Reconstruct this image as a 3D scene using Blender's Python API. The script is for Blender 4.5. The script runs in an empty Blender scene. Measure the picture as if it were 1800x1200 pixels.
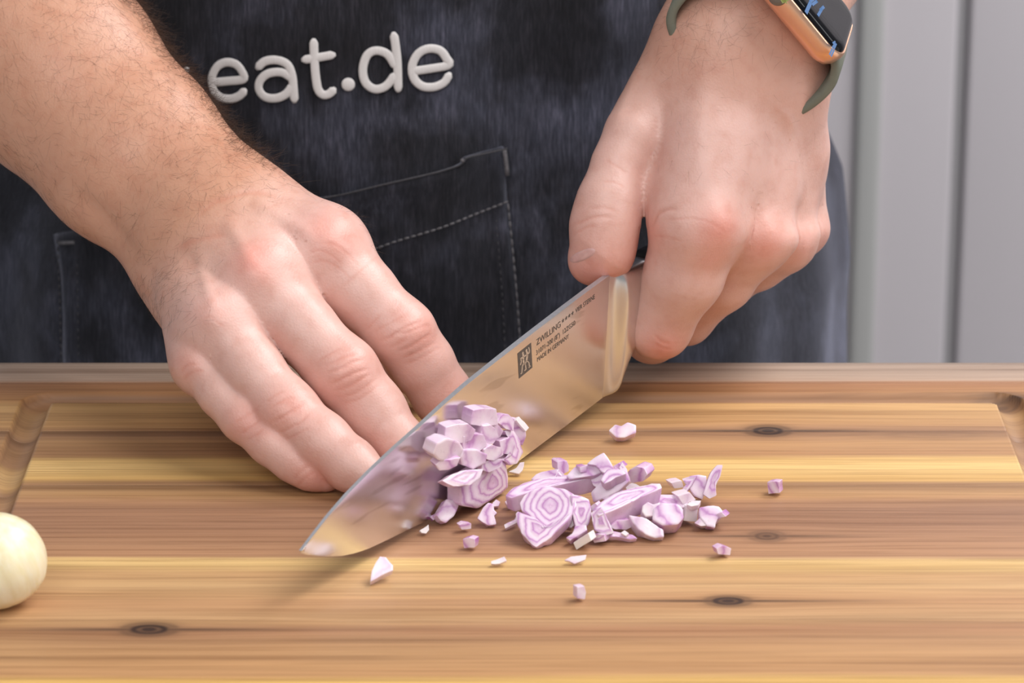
import bpy, bmesh, math, random
import numpy as np
from mathutils import Vector, Matrix
from mathutils.bvhtree import BVHTree

S = bpy.context.scene
DEBUG = False
COL = S.collection
random.seed(7)
RNG = np.random.default_rng(7)

# ------------------------------------------------------------------ camera
F = 6200.0                       # focal length in pixels of the 1800 px wide frame
TILT = math.radians(18.7)
H = 0.4449                       # camera height above the board top
cs, sn = math.cos(TILT), math.sin(TILT)
cam_data = bpy.data.cameras.new('camera')
cam_data.sensor_width = 36.0
cam_data.lens = 36.0 * F / 1800.0
cam_data.clip_start = 0.05
cam_data.dof.use_dof = True
cam_data.dof.focus_distance = 1.255
cam_data.dof.aperture_fstop = 20.0
cam = bpy.data.objects.new('camera', cam_data)
COL.objects.link(cam)
cam.location = (0, 0, H)
cam.rotation_euler = (math.pi / 2 - TILT, 0, 0)
S.camera = cam

# ------------------------------------------------------------------ world, lamps, exposure
S.view_settings.view_transform = 'Standard'
S.view_settings.look = 'None'
S.view_settings.exposure = -0.2
S.view_settings.gamma = 1.0
S.view_settings.use_curve_mapping = False
world = bpy.data.worlds.new('room_light')
S.world = world
world.use_nodes = True
bg = world.node_tree.nodes['Background']
bg.inputs['Color'].default_value = (0.90, 0.95, 1.0, 1)
bg.inputs['Strength'].default_value = 0.36


def area(name, loc, target, size, power, color=(1, 1, 1), size_y=None):
    l = bpy.data.lights.new(name, 'AREA')
    l.energy = power
    l.color = color
    l.size = size
    if size_y:
        l.shape = 'RECTANGLE'
        l.size_y = size_y
    o = bpy.data.objects.new(name, l)
    COL.objects.link(o)
    o.location = loc
    o.rotation_euler = (Vector(target) - Vector(loc)).to_track_quat('-Z', 'Y').to_euler()
    return o


area('softbox_key', (0.72, 0.86, 1.35), (0.0, 1.25, 0.03), 0.75, 16.5, (1.0, 0.982, 0.975), 1.0)
area('softbox_fill', (-0.30, -0.05, 0.95), (0.0, 1.35, 0.05), 0.9, 10.0, (1.0, 0.98, 0.97))
area('added_glint_strip', (1.25, 0.83, 0.72), (0.08, 1.27, 0.13), 0.28, 4.0, (0.97, 0.98, 1.0), 0.5)  # added strip light, placed to streak the curved watch glass
area('added_wall_fill', (1.0, 1.75, 1.45), (0.75, 2.35, -0.1), 0.7, 29.0, (1.0, 0.98, 0.985))  # added unseen light that brightens the back wall


# ------------------------------------------------------------------ geometry helpers
def W(u, v, d):
    """world point seen in the photo at pixel (u, v), d metres along the lens axis"""
    a = (u - 900.0) / F
    b = (600.0 - v) / F
    return np.array((a * d, d * (cs + b * sn), H + d * (-sn + b * cs)))


def B(u, v, z=0.0):
    """point at height z above the board at pixel (u, v)"""
    b = (600.0 - v) / F
    d = (H - z) / (sn - b * cs)
    return W(u, v, d)


def PY(u, v, y):
    """point on the upright plane at distance y"""
    b = (600.0 - v) / F
    return W(u, v, y / (cs + b * sn))


def PIX(P):
    P = np.asarray(P, float)
    x = P[..., 0]
    y = P[..., 1]
    z = P[..., 2] - H
    d = y * cs - z * sn
    up = y * sn + z * cs
    return 900 + F * x / d, 600 - F * up / d, d


def lin(r, g=None, b=None):
    """sRGB 0-255 -> linear rgba"""
    if g is None:
        g = b = r
    o = []
    for c in (r, g, b):
        c /= 255.0
        o.append(c / 12.92 if c <= 0.04045 else ((c + 0.055) / 1.055) ** 2.4)
    return (o[0], o[1], o[2], 1.0)


def tag(o, label=None, cat=None, group=None, kind=None):
    if label:
        o['label'] = label
    if cat:
        o['category'] = cat
    if group:
        o['group'] = group
    if kind:
        o['kind'] = kind
    return o


def link_mesh(name, me, mat=None, parent=None, smooth=False):
    o = bpy.data.objects.new(name, me)
    COL.objects.link(o)
    if mat is not None:
        me.materials.append(mat)
    if smooth:
        me.polygons.foreach_set('use_smooth', np.ones(len(me.polygons), bool))
    if parent is not None:
        o.parent = parent
    return o


def mesh_obj(name, verts, faces, mat=None, parent=None, smooth=False):
    me = bpy.data.meshes.new(name)
    me.from_pydata([tuple(map(float, v)) for v in verts], [], [tuple(f) for f in faces])
    me.update()
    return link_mesh(name, me, mat, parent, smooth)


def bm_obj(name, bm, mat=None, parent=None, smooth=False, recalc=True):
    if recalc:
        bmesh.ops.recalc_face_normals(bm, faces=bm.faces[:])
    me = bpy.data.meshes.new(name)
    bm.to_mesh(me)
    bm.free()
    return link_mesh(name, me, mat, parent, smooth)


def empty(name, loc=(0, 0, 0)):
    o = bpy.data.objects.new(name, None)
    COL.objects.link(o)
    o.empty_display_size = 0.02
    o.location = loc
    return o


def bm_box(bm, lo, hi, bevel=0.0, seg=2):
    r = bmesh.ops.create_cube(bm, size=1.0)
    vs = r['verts']
    for v in vs:
        v.co = Vector((lo[i] + (v.co[i] + 0.5) * (hi[i] - lo[i]) for i in range(3)))
    if bevel > 0:
        es = list({e for v in vs for e in v.link_edges})
        bmesh.ops.bevel(bm, geom=es, offset=bevel, segments=seg, profile=0.5, affect='EDGES')


def tube(bm, pts, radii, seg=8, flat=None, up=None, caps=True):
    """tube through pts; flat = (normal array, thickness ratio) squashes the section along a normal"""
    pts = [np.asarray(p, float) for p in pts]
    n = len(pts)
    if not hasattr(radii, '__len__'):
        radii = [radii] * n
    rings = []
    prev = None
    for i in range(n):
        t = pts[min(i + 1, n - 1)] - pts[max(i - 1, 0)]
        t = t / (np.linalg.norm(t) + 1e-12)
        if flat is not None:
            a = np.asarray(flat[0] if np.ndim(flat[0]) == 1 else flat[0][i], float)
            a = a - t * a.dot(t)
            a /= np.linalg.norm(a) + 1e-12
        else:
            if prev is None:
                ref = np.array((0, 0, 1.0)) if abs(t[2]) < 0.9 else np.array((1.0, 0, 0))
                a = ref - t * ref.dot(t)
            else:
                a = prev - t * prev.dot(t)
            a /= np.linalg.norm(a) + 1e-12
            prev = a
        b = np.cross(t, a)
        k = flat[1] if flat is not None else 1.0
        ring = []
        for j in range(seg):
            th = 2 * math.pi * j / seg
            ring.append(bm.verts.new(pts[i] + radii[i] * (math.cos(th) * b + math.sin(th) * a * k)))
        rings.append(ring)
    for i in range(n - 1):
        for j in range(seg):
            bm.faces.new((rings[i][j], rings[i][(j + 1) % seg], rings[i + 1][(j + 1) % seg], rings[i + 1][j]))
    if caps:
        bm.faces.new(rings[0][::-1])
        bm.faces.new(rings[-1])
    return rings


def catmull(pts, n=8, closed=False):
    P = [np.asarray(p, float) for p in pts]
    out = []
    m = len(P)
    segs = m if closed else m - 1
    for i in range(segs):
        if closed:
            p0, p1, p2, p3 = P[(i - 1) % m], P[i], P[(i + 1) % m], P[(i + 2) % m]
        else:
            p0, p1, p2, p3 = P[max(i - 1, 0)], P[i], P[i + 1], P[min(i + 2, m - 1)]
        for k in range(n):
            t = k / n
            out.append(0.5 * ((2 * p1) + (-p0 + p2) * t + (2 * p0 - 5 * p1 + 4 * p2 - p3) * t * t
                              + (-p0 + 3 * p1 - 3 * p2 + p3) * t ** 3))
    if not closed:
        out.append(P[-1])
    return out


# ------------------------------------------------------------------ material helpers
class NT:
    def __init__(self, name):
        self.m = bpy.data.materials.new(name)
        self.m.use_nodes = True
        self.t = self.m.node_tree
        self.b = self.t.nodes['Principled BSDF']

    def n(self, kind, **kw):
        nd = self.t.nodes.new(kind)
        for k, v in kw.items():
            if k.startswith('i_'):
                key = k[2:]
                key = int(key) if key.isdigit() else key.replace('_', ' ')
                s = nd.inputs[key]
                if hasattr(v, 'is_output') or isinstance(v, bpy.types.NodeSocket):
                    self.t.links.new(v, s)
                else:
                    s.default_value = v
            else:
                setattr(nd, k, v)
        return nd

    def set(self, key, v):
        s = self.b.inputs[key]
        if isinstance(v, bpy.types.NodeSocket):
            self.t.links.new(v, s)
        else:
            s.default_value = v

    def math(self, op, a, b=0.0, c=None, clamp=False):
        nd = self.t.nodes.new('ShaderNodeMath')
        nd.operation = op
        nd.use_clamp = clamp
        for i, x in enumerate((a, b, c)):
            if x is None:
                continue
            if isinstance(x, bpy.types.NodeSocket):
                self.t.links.new(x, nd.inputs[i])
            else:
                nd.inputs[i].default_value = x
        return nd.outputs[0]

    def mix(self, fac, a, b, mode='MIX'):
        nd = self.t.nodes.new('ShaderNodeMix')
        nd.data_type = 'RGBA'
        nd.blend_type = mode
        for s, x in ((nd.inputs[0], fac), (nd.inputs[6], a), (nd.inputs[7], b)):
            if isinstance(x, bpy.types.NodeSocket):
                self.t.links.new(x, s)
            else:
                s.default_value = x
        return nd.outputs[2]

    def ramp(self, fac, stops, interp='LINEAR'):
        nd = self.t.nodes.new('ShaderNodeValToRGB')
        cr = nd.color_ramp
        cr.interpolation = interp
        while len(cr.elements) < len(stops):
            cr.elements.new(0.5)
        for e, (p, c) in zip(cr.elements, stops):
            e.position = p
            e.color = c if len(c) == 4 else (*c, 1)
        self.t.links.new(fac, nd.inputs[0])
        return nd.outputs[0]

    def vec(self, scale=(1, 1, 1), loc=(0, 0, 0), src='Object'):
        tc = self.t.nodes.new('ShaderNodeTexCoord')
        mp = self.t.nodes.new('ShaderNodeMapping')
        mp.inputs['Scale'].default_value = scale
        mp.inputs['Location'].default_value = loc
        self.t.links.new(tc.outputs[src], mp.inputs[0])
        return mp.outputs[0]

    def noise(self, vec, scale, detail=4, rough=0.5, dist=0.0, dim='3D'):
        nd = self.t.nodes.new('ShaderNodeTexNoise')
        nd.noise_dimensions = dim
        self.t.links.new(vec, nd.inputs['Vector'])
        nd.inputs['Scale'].default_value = scale
        nd.inputs['Detail'].default_value = detail
        nd.inputs['Roughness'].default_value = rough
        nd.inputs['Distortion'].default_value = dist
        return nd.outputs[0]

    def bump(self, height, strength=0.3, dist=0.001, normal=None):
        nd = self.t.nodes.new('ShaderNodeBump')
        nd.inputs['Strength'].default_value = strength
        nd.inputs['Distance'].default_value = dist
        self.t.links.new(height, nd.inputs['Height'])
        if normal is not None:
            self.t.links.new(normal, nd.inputs['Normal'])
        return nd.outputs[0]


def simple_mat(name, col, rough=0.5, metal=0.0, noise_amt=0.08, noise_scale=200.0, bump=0.0):
    t = NT(name)
    v = t.vec()
    nz = t.noise(v, noise_scale, 3)
    c0 = tuple(max(0, c * (1 - noise_amt)) for c in col[:3]) + (1,)
    c1 = tuple(min(1, c * (1 + noise_amt)) for c in col[:3]) + (1,)
    t.set('Base Color', t.ramp(nz, [(0.3, c0), (0.7, c1)]))
    t.set('Roughness', rough)
    t.set('Metallic', metal)
    if bump:
        t.set('Normal', t.bump(nz, bump, 0.0004))
    return t.m
# ------------------------------------------------------------------ room: floor, back wall with grooved panels
wall_mat = simple_mat('painted_panel', lin(214, 208, 212), 0.6, 0, 0.01, 6.0)
casing_mat = simple_mat('casing_paint', lin(188, 188, 186), 0.6, 0, 0.01, 6.0)
floor_mat = simple_mat('grey_floor', lin(120, 116, 112), 0.6, 0, 0.1, 8.0)
ZF = -0.93
fl = bm = bmesh.new()
bm_box(bm, (-2.6, -1.2, ZF - 0.05), (2.6, 2.55, ZF))
tag(bm_obj('floor', bm, floor_mat), 'grey kitchen floor below the counter', kind='structure')

YW = 2.35
bm = bmesh.new()
bm_box(bm, (-2.6, YW, ZF), (2.6, YW + 0.1, 1.7))
wall_back = bm_obj('wall_back', bm, simple_mat('wall_groove', lin(176, 174, 176), 0.6, 0, 0.01, 5.0))
tag(wall_back, 'pale grey panelled back wall with upright grooves', kind='structure')


def wall_x(u):
    return PY(u, 300, YW)[0]


edges = []
g = wall_x(1681)
step = 0.145
cuts = [g + step * k for k in range(-14, 12)]
gw = 0.0042
for a, b in zip(cuts[:-1], cuts[1:]):
    bm = bmesh.new()
    bm_box(bm, (a + gw, YW - 0.008, ZF + 0.02), (b - gw, YW, 1.68), 0.0035, 3)
    bm_obj('panel', bm, wall_mat, wall_back, True)
# upright casing strip left of the grooved panels
bm = bmesh.new()
bm_box(bm, (wall_x(1499), YW - 0.016, ZF + 0.02), (wall_x(1543), YW - 0.004, 1.68), 0.004, 3)
bm_obj('casing', bm, casing_mat, wall_back, True)

# ------------------------------------------------------------------ counter
YB = B(900, 637)[1]             # back edge of the board
BT = 0.030                      # board thickness
stone = simple_mat('pale_stone', lin(205, 202, 198), 0.35, 0, 0.08, 60)
cream = simple_mat('white_lacquer', lin(214, 212, 210), 0.4, 0, 0.02, 10)
counter = empty('kitchen_counter', (0, 0.95, ZF))
bm = bmesh.new()
bm_box(bm, (-1.1, 0.62, -BT - 0.04 - ZF), (1.1, YB + 0.004, -BT - 0.0 - ZF), 0.003)
wt = bm_obj('worktop', bm, stone, counter)
bm = bmesh.new()
bm_box(bm, (-1.06, 0.66, 0), (1.06, YB - 0.03, -BT - 0.04 - ZF), 0.002)
cb = bm_obj('body', bm, cream, counter)
for o in (wt, cb):
    o.location = (0, -0.95, 0)
tag(counter, 'kitchen counter that carries the wooden cutting board', 'counter')

# ------------------------------------------------------------------ cutting board of glued acacia planks with a juice groove
def bv(v):
    return B(900, v)[1]


YR0, YR1 = bv(1290), YB
wood = NT('acacia_wood')
tc = wood.n('ShaderNodeTexCoord')
sep = wood.n('ShaderNodeSeparateXYZ', i_0=tc.outputs['Object'])
# knots push the grain lines aside
KNOTS = [(1350, 757, 0.0090, 0.0066, 0.95), (1348, 942, 0.0068, 0.0055, 0.72), (262, 1106, 0.0098, 0.0060, 1.0), (1280, 1056, 0.0082, 0.0050, 1.0),
         (1760, 699, 0.013, 0.006, 0.9), (1640, 764, 0.030, 0.006, 0.22)]
ycur = sep.outputs[1]
kmask = None
ring = None
for (ku, kv, rx, ry, st) in KNOTS:
    kx, ky, _ = B(ku, kv)
    dx = wood.math('MULTIPLY', wood.math('SUBTRACT', sep.outputs[0], kx), 1.0 / rx)
    dy = wood.math('MULTIPLY', wood.math('SUBTRACT', sep.outputs[1], ky), 1.0 / ry)
    dxs = wood.math('MULTIPLY', dx, 0.45)
    q = wood.math('ADD', wood.math('MULTIPLY', dxs, dxs), wood.math('MULTIPLY', dy, dy))
    fall = wood.math('EXPONENT', wood.math('MULTIPLY', q, -0.35))
    push = wood.math('MULTIPLY', wood.math('MULTIPLY', dy, fall), -0.5 * ry)
    ycur = wood.math('ADD', ycur, push)
    q2 = wood.math('ADD', wood.math('MULTIPLY', dx, dx), wood.math('MULTIPLY', dy, dy))
    rq = wood.math('SQRT', q2)
    rings_ = wood.math('MULTIPLY_ADD', wood.math('SINE', wood.math('MULTIPLY', rq, 15.0)), 0.15, 0.88)
    core = wood.math('MULTIPLY', wood.math('EXPONENT', wood.math('MULTIPLY', wood.math('POWER', q2, 1.6), -1.0)), rings_)
    tdx = wood.math('MULTIPLY', dx, 0.22)
    tdy = wood.math('MULTIPLY', dy, 4.2)
    tail = wood.math('MULTIPLY', wood.math('EXPONENT', wood.math('MULTIPLY', wood.math('ADD', wood.math('MULTIPLY', tdx, tdx), wood.math('MULTIPLY', tdy, tdy)), -1.0)), 0.75)
    km = wood.math('MULTIPLY', wood.math('MAXIMUM', core, tail), st)
    kmask = km if kmask is None else wood.math('MAXIMUM', kmask, km)
comb = wood.n('ShaderNodeCombineXYZ', i_0=sep.outputs[0], i_1=ycur, i_2=sep.outputs[2])
mapA = wood.n('ShaderNodeMapping', i_0=comb.outputs[0])
mapA.inputs['Scale'].default_value = (1.6, 26.0, 6.0)
warp = wood.noise(mapA.outputs[0], 1.0, 3, 0.5)
warp2 = wood.math('MULTIPLY', wood.math('SUBTRACT', warp, 0.5), 0.020)
yy = wood.math('ADD', ycur, warp2)
fac = wood.math('MULTIPLY', wood.math('SUBTRACT', yy, YR0), 1.0 / (YR1 - YR0), clamp=True)


def sp(v):
    return (bv(v) - YR0) / (YR1 - YR0)


# heartwood and sapwood bands, front to back (the wood's own colours)
BANDS = [(1290, 214, 168, 100), (1196, 214, 168, 98), (1186, 186, 136, 92), (1150, 190, 142, 98), (1118, 176, 130, 92), (1104, 168, 120, 86),
         (1092, 196, 150, 106), (1060, 186, 138, 98), (1030, 202, 158, 112), (1010, 196, 150, 104), (996, 224, 182, 122), (982, 228, 186, 126),
         (976, 178, 130, 96), (955, 172, 126, 94), (925, 160, 116, 88), (895, 154, 112, 86), (880, 172, 126, 92), (868, 188, 142, 98), (852, 160, 118, 84),
         (846, 206, 160, 98), (825, 226, 184, 122), (808, 218, 174, 112), (800, 176, 130, 92), (775, 186, 140, 98), (760, 160, 118, 88), (742, 190, 144, 98),
         (712, 206, 160, 108), (704, 178, 128, 84), (680, 168, 118, 82), (674, 164, 116, 84), (670, 176, 148, 130), (637, 170, 146, 130)]
BANDS = [(v, *[c * k for c, k in zip(col, (0.965, 0.985, 0.985))]) for v, *col in BANDS]
col = wood.ramp(fac, [(sp(v), lin(r, g, b)) for v, r, g, b in BANDS])
mapG = wood.n('ShaderNodeMapping', i_0=comb.outputs[0])
mapG.inputs['Scale'].default_value = (5.0, 330.0, 60.0)
grain = wood.noise(mapG.outputs[0], 1.0, 4, 0.65)
mapH = wood.n('ShaderNodeMapping', i_0=comb.outputs[0])
mapH.inputs['Scale'].default_value = (14.0, 820.0, 200.0)
pores = wood.noise(mapH.outputs[0], 1.0, 3, 0.6)
mapL = wood.n('ShaderNodeMapping', i_0=comb.outputs[0])
mapL.inputs['Scale'].default_value = (2.6, 80.0, 20.0)
streak = wood.noise(mapL.outputs[0], 1.0, 3, 0.55)
g1 = wood.ramp(grain, [(0.28, (0.60, 0.54, 0.49)), (0.52, (1, 1, 1)), (0.8, (1.10, 1.10, 1.08))])
col = wood.mix(0.75, col, g1, 'MULTIPLY')
g2 = wood.ramp(streak, [(0.30, (0.62, 0.55, 0.50)), (0.46, (1, 1, 1)), (0.7, (1.08, 1.06, 1.02))])
col = wood.mix(0.8, col, g2, 'MULTIPLY')
g3 = wood.ramp(pores, [(0.30, (0.70, 0.65, 0.60)), (0.48, (1, 1, 1)), (0.72, (1.07, 1.06, 1.05))])
col = wood.mix(0.75, col, g3, 'MULTIPLY')
kn = wood.math('MULTIPLY', kmask, wood.math('ADD', wood.math('MULTIPLY', streak, 0.7), 0.75), clamp=True)
col = wood.mix(kn, col, lin(54, 38, 31))
groovef = wood.math('MULTIPLY', wood.math('MULTIPLY', sep.outputs[2], -420.0, clamp=True), 0.5)
col = wood.mix(groovef, col, lin(140, 108, 84))     # mixed towards one brown with depth inside the groove
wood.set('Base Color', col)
wood.set('Roughness', wood.math('ADD', wood.math('MULTIPLY', grain, 0.12), 0.44))
wood.set('Specular IOR Level', 0.42)
hgt = wood.math('ADD', wood.math('MULTIPLY', grain, 0.5), wood.math('MULTIPLY', pores, 0.5))
wood.set('Normal', wood.bump(hgt, 0.22, 0.0004))

XGL, XGR = B(56, 722)[0], B(1783, 722)[0]     # centre lines of the side grooves
YGB = bv(699)                                  # back groove
YGF = bv(1262)
GR = 0.0056                                    # groove half width
GD = 0.0046
RC = 0.007


def groove(x, y):
    """depth of the ball-nosed juice groove at (x, y)"""
    cx, cy = (XGL + XGR) / 2, (YGF + YGB) / 2
    qx = abs(x - cx) - (XGR - XGL) / 2 + RC
    qy = abs(y - cy) - (YGB - YGF) / 2 + RC
    if qx > 0 and qy > 0:
        dd = math.hypot(qx, qy) - RC
    else:
        dd = max(qx, qy) - RC
    r = abs(dd) / GR
    if r >= 1:
        return 0.0
    return -GD * math.sqrt(1 - r * r * 0.96) if r < 0.995 else -GD * 0.1


def axis(lo, hi, centres, step_far, step_near, reach):
    out = [lo]
    p = lo
    while p < hi - 1e-9:
        near = min([abs(p - c) for c in centres] + [9])
        p = min(hi, p + (step_near if near < reach else min(step_far, max(step_near, near - reach * 0.9))))
        out.append(p)
    return out


XB0, XB1 = XGL - 0.045, XGR + 0.045
board = empty('cutting_board', (0, 0, -BT))
tag(board, 'wide wooden cutting board of striped brown planks with a juice groove', 'cutting board')
seams = [1290, 1190, 1088, 983, 852, 757, 672, 637]
rough_edges = [bv(v) for v in seams]
xs = axis(XB0, XB1, [XGL, XGR], 0.03, 0.0008, 0.0125)
for y0, y1 in zip(rough_edges[:-1], rough_edges[1:]):
    ys = axis(y0, y1, [YGB, YGF], 0.012, 0.0009, 0.0125)
    e = 0.00012
    ys = [y0 + e * 0.4] + [y0 + e * 2.5] + ys[1:-1] + [y1 - e * 2.5] + [y1 - e * 0.4]
    nx, ny = len(xs), len(ys)
    vs, fs = [], []
    for j, y in enumerate(ys):
        for i, x in enumerate(xs):
            z = groove(x, y)
            if j in (0, ny - 1):
                z -= 0.00022
            if y1 == rough_edges[-1] and j == ny - 1:
                z -= 0.002
            vs.append((x, y, z))
    for j in range(ny - 1):
        for i in range(nx - 1):
            fs.append((j * nx + i, j * nx + i + 1, (j + 1) * nx + i + 1, (j + 1) * nx + i))
    base = len(vs)
    loop = [i for i in range(nx)] + [j * nx + nx - 1 for j in range(1, ny)] + [(ny - 1) * nx + i for i in range(nx - 2, -1, -1)] + [j * nx for j in range(ny - 2, 0, -1)]
    for k in loop:
        vs.append((vs[k][0], vs[k][1], -BT))
    m = len(loop)
    for k in range(m):
        fs.append((loop[k], base + k, base + (k + 1) % m, loop[(k + 1) % m]))
    fs.append(tuple(base + k for k in range(m))[::-1])
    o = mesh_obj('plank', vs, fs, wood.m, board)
    o.location = (0, 0, BT)
    sm = np.zeros(len(o.data.polygons), bool)
    sm[:(nx - 1) * (ny - 1)] = True
    o.data.polygons.foreach_set('use_smooth', sm)
# ------------------------------------------------------------------ person: hands, forearms, upper arms and trunk as one distance field
VOX = 0.0007


def R(px, d):
    return px * d / F


class Field:
    """smooth unions of tapered limbs; every limb is (a, b, ra, rb)"""

    @staticmethod
    def limb(P, a, b, ra, rb):
        a = np.asarray(a, np.float32)
        ba = np.asarray(b, np.float32) - a
        l2 = float(ba @ ba) + 1e-12
        pa = P - a
        t = np.clip((pa @ ba) / l2, 0, 1)
        q = pa - t[:, None] * ba
        return np.sqrt(np.einsum('ij,ij->i', q, q)) - (ra + (rb - ra) * t)


def smin(a, b, k):
    h = np.clip(0.5 + 0.5 * (b - a) / k, 0, 1)
    return b + (a - b) * h - k * h * (1 - h)


def chain(P, J, k=0.002):
    d = None
    for (p, rp), (q, rq) in zip(J[:-1], J[1:]):
        e = Field.limb(P, p, q, rp, rq)
        d = e if d is None else smin(d, e, k)
    return d


def js(*L):
    """joints from (u, v, depth, radius px)"""
    return [(W(u, v, d), R(r, d)) for u, v, d, r in L]


# ---- hand on the left of the picture: curled fingers holding the shallot behind the blade
A_INDEX = js((500, 436, 1.279, 60), (566, 442, 1.2720, 68), (632, 512, 1.2690, 60), (706, 585, 1.2660, 57), (742, 638, 1.270, 53), (778, 696, 1.274, 50), (800, 738, 1.2785, 40))
A_MIDDLE = js((400, 462, 1.268, 58), (452, 492, 1.2580, 66), (528, 575, 1.2530, 58), (604, 655, 1.2480, 60), (655, 722, 1.2490, 55), (708, 790, 1.2440, 47), (722, 820, 1.2330, 40))
A_RING = js((340, 520, 1.265, 52), (385, 568, 1.2500, 58), (442, 648, 1.2430, 52), (503, 722, 1.2370, 54), (566, 778, 1.2310, 50), (618, 818, 1.2260, 44), (646, 836, 1.2230, 37))
A_PINKY = js((338, 580, 1.268, 34), (356, 640, 1.2500, 38), (392, 692, 1.2440, 40), (431, 733, 1.2400, 42), (478, 776, 1.2350, 39), (518, 808, 1.2320, 37), (548, 827, 1.2310, 32), (576, 838, 1.2312, 25))
A_THUMB = js((420, 470, 1.310, 66), (520, 540, 1.312, 62), (600, 595, 1.314, 50), (670, 622, 1.314, 42), (735, 660, 1.308, 40))
A_PALM = [
    js((430, 398, 1.288, 62), (572, 440, 1.274, 66)),
    js((395, 420, 1.283, 62), (452, 488, 1.262, 60)),
    js((360, 452, 1.283, 58), (385, 566, 1.255, 53)),
    js((340, 480, 1.288, 46), (357, 636, 1.255, 33)),
    js((400, 470, 1.308, 80), (480, 540, 1.295, 80)),
    js((365, 520, 1.300, 66), (392, 640, 1.270, 52)),
    js((480, 450, 1.300, 60), (570, 500, 1.295, 62)),
    js((568, 446, 1.282, 58), (462, 506, 1.268, 56)),
    js((462, 506, 1.268, 56), (388, 578, 1.260, 48)),
    js((388, 578, 1.260, 46), (360, 640, 1.256, 30)),
]
ELBOW_A = np.array((-0.285, 1.375, 0.225))
SHOULDER_A = np.array((-0.265, 1.56, 0.46))
A_ARM = [
    js((366, 285, 1.303, 44), (428, 352, 1.290, 48)),
    js((412, 405, 1.288, 80), (266, 232, 1.318, 97)),
    js((360, 452, 1.292, 90), (205, 290, 1.320, 116)),
    js((266, 232, 1.318, 97), (80, 40, 1.345, 135)),
    js((205, 290, 1.320, 116), (35, 100, 1.345, 150)),
    js((103, 128, 1.340, 162), (-110, -100, 1.366, 178)),
    [(W(-100, -110, 1.366), R(185, 1.366)), (ELBOW_A, 0.040)],
]
# ---- hand on the right: fist around the knife handle, thumb along the spine
B_INDEX = js((1250, 250, 1.296, 78), (1226, 395, 1.291, 78), (1203, 480, 1.300, 68), (1160, 574, 1.314, 53), (1146, 588, 1.330, 47), (1122, 556, 1.352, 42))
B_MIDDLE = js((1330, 260, 1.312, 62), (1332, 418, 1.308, 55), (1270, 492, 1.322, 52), (1206, 558, 1.338, 45), (1188, 560, 1.356, 42), (1165, 520, 1.376, 40))
B_RING = js((1375, 270, 1.328, 52), (1383, 424, 1.329, 44), (1335, 462, 1.342, 43), (1276, 502, 1.358, 40), (1254, 505, 1.376, 38), (1222, 490, 1.394, 36))
B_PINKY = js((1402, 270, 1.345, 40), (1412, 402, 1.349, 36), (1374, 432, 1.366, 37), (1330, 456, 1.384, 34), (1304, 455, 1.398, 32), (1276, 452, 1.412, 30))
B_THUMB = js((1185, 160, 1.312, 66), (1116, 235, 1.302, 49), (1086, 290, 1.300, 42), (1070, 350, 1.297, 49), (1063, 395, 1.298, 56), (1058, 440, 1.299, 53), (1040, 462, 1.300, 38))
B_PALM = [
    js((1268, 92, 1.305, 84), (1225, 380, 1.296, 76)),
    js((1322, 100, 1.308, 80), (1325, 402, 1.312, 58)),
    js((1362, 122, 1.308, 62), (1375, 410, 1.332, 48)),
    js((1384, 150, 1.304, 46), (1404, 260, 1.326, 44)),
    js((1402, 260, 1.326, 40), (1406, 392, 1.350, 36)),
    js((1290, 200, 1.335, 100), (1310, 340, 1.350, 92)),
    js((1250, 80, 1.315, 72), (1140, 200, 1.308, 58)),
    js((1180, 180, 1.318, 62), (1160, 310, 1.318, 44)),
    js((1150, 250, 1.312, 44), (1150, 332, 1.304, 33)),
    js((1120, 250, 1.308, 34), (1136, 322, 1.308, 25)),
    js((1235, 402, 1.302, 56), (1326, 416, 1.319, 42)),
    js((1326, 414, 1.319, 40), (1378, 420, 1.339, 34)),
    js((1378, 418, 1.339, 33), (1408, 400, 1.357, 29)),
    js((1290, 300, 1.303, 64), (1380, 300, 1.336, 50)),
]
ELBOW_B = np.array((0.185, 1.505, 0.195))
SHOULDER_B = np.array((0.155, 1.56, 0.46))
WRB = W(1327, 62, 1.3075)
B_ARM = [
    [(W(1290, 62, 1.305), R(100, 1.305)), (W(1395, -180, 1.395), R(118, 1.40))],
    [(W(1348, 84, 1.311), R(84, 1.315)), (W(1470, -140, 1.405), R(108, 1.41))],
    [(W(1430, -165, 1.402), 0.034), (ELBOW_B, 0.042)],
]


def hand(P, palm, fingers, thumb, arm, kp, kf, kt, ka, kw=0.0012):
    d = None
    for L in palm:
        e = chain(P, L)
        d = e if d is None else smin(d, e, kp)
    a = None
    for L in arm:
        e = chain(P, L)
        a = e if a is None else smin(a, e, ka)
    d = smin(d, a, 0.028)
    f = None
    for L in fingers:
        e = chain(P, L, 0.0045)
        f = e if f is None else smin(f, e, kw)
    d = smin(d, f, kf)
    d = smin(d, chain(P, thumb, 0.0055), kt)
    return d


def upper(P, sh, el):
    return Field.limb(P, el, sh, 0.044, 0.060)


def sdf_A(P):
    d = hand(P, A_PALM, (A_INDEX, A_MIDDLE, A_RING, A_PINKY), A_THUMB, A_ARM, 0.016, 0.0085, 0.005, 0.018)
    return smin(d, upper(P, SHOULDER_A, ELBOW_A), 0.02)


def sdf_B(P):
    d = hand(P, B_PALM, (B_INDEX, B_MIDDLE, B_RING, B_PINKY), B_THUMB, B_ARM, 0.011, 0.0070, 0.0035, 0.014)
    return smin(d, upper(P, SHOULDER_B, ELBOW_B), 0.02)


TC = np.array((-0.060, 1.585))


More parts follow.
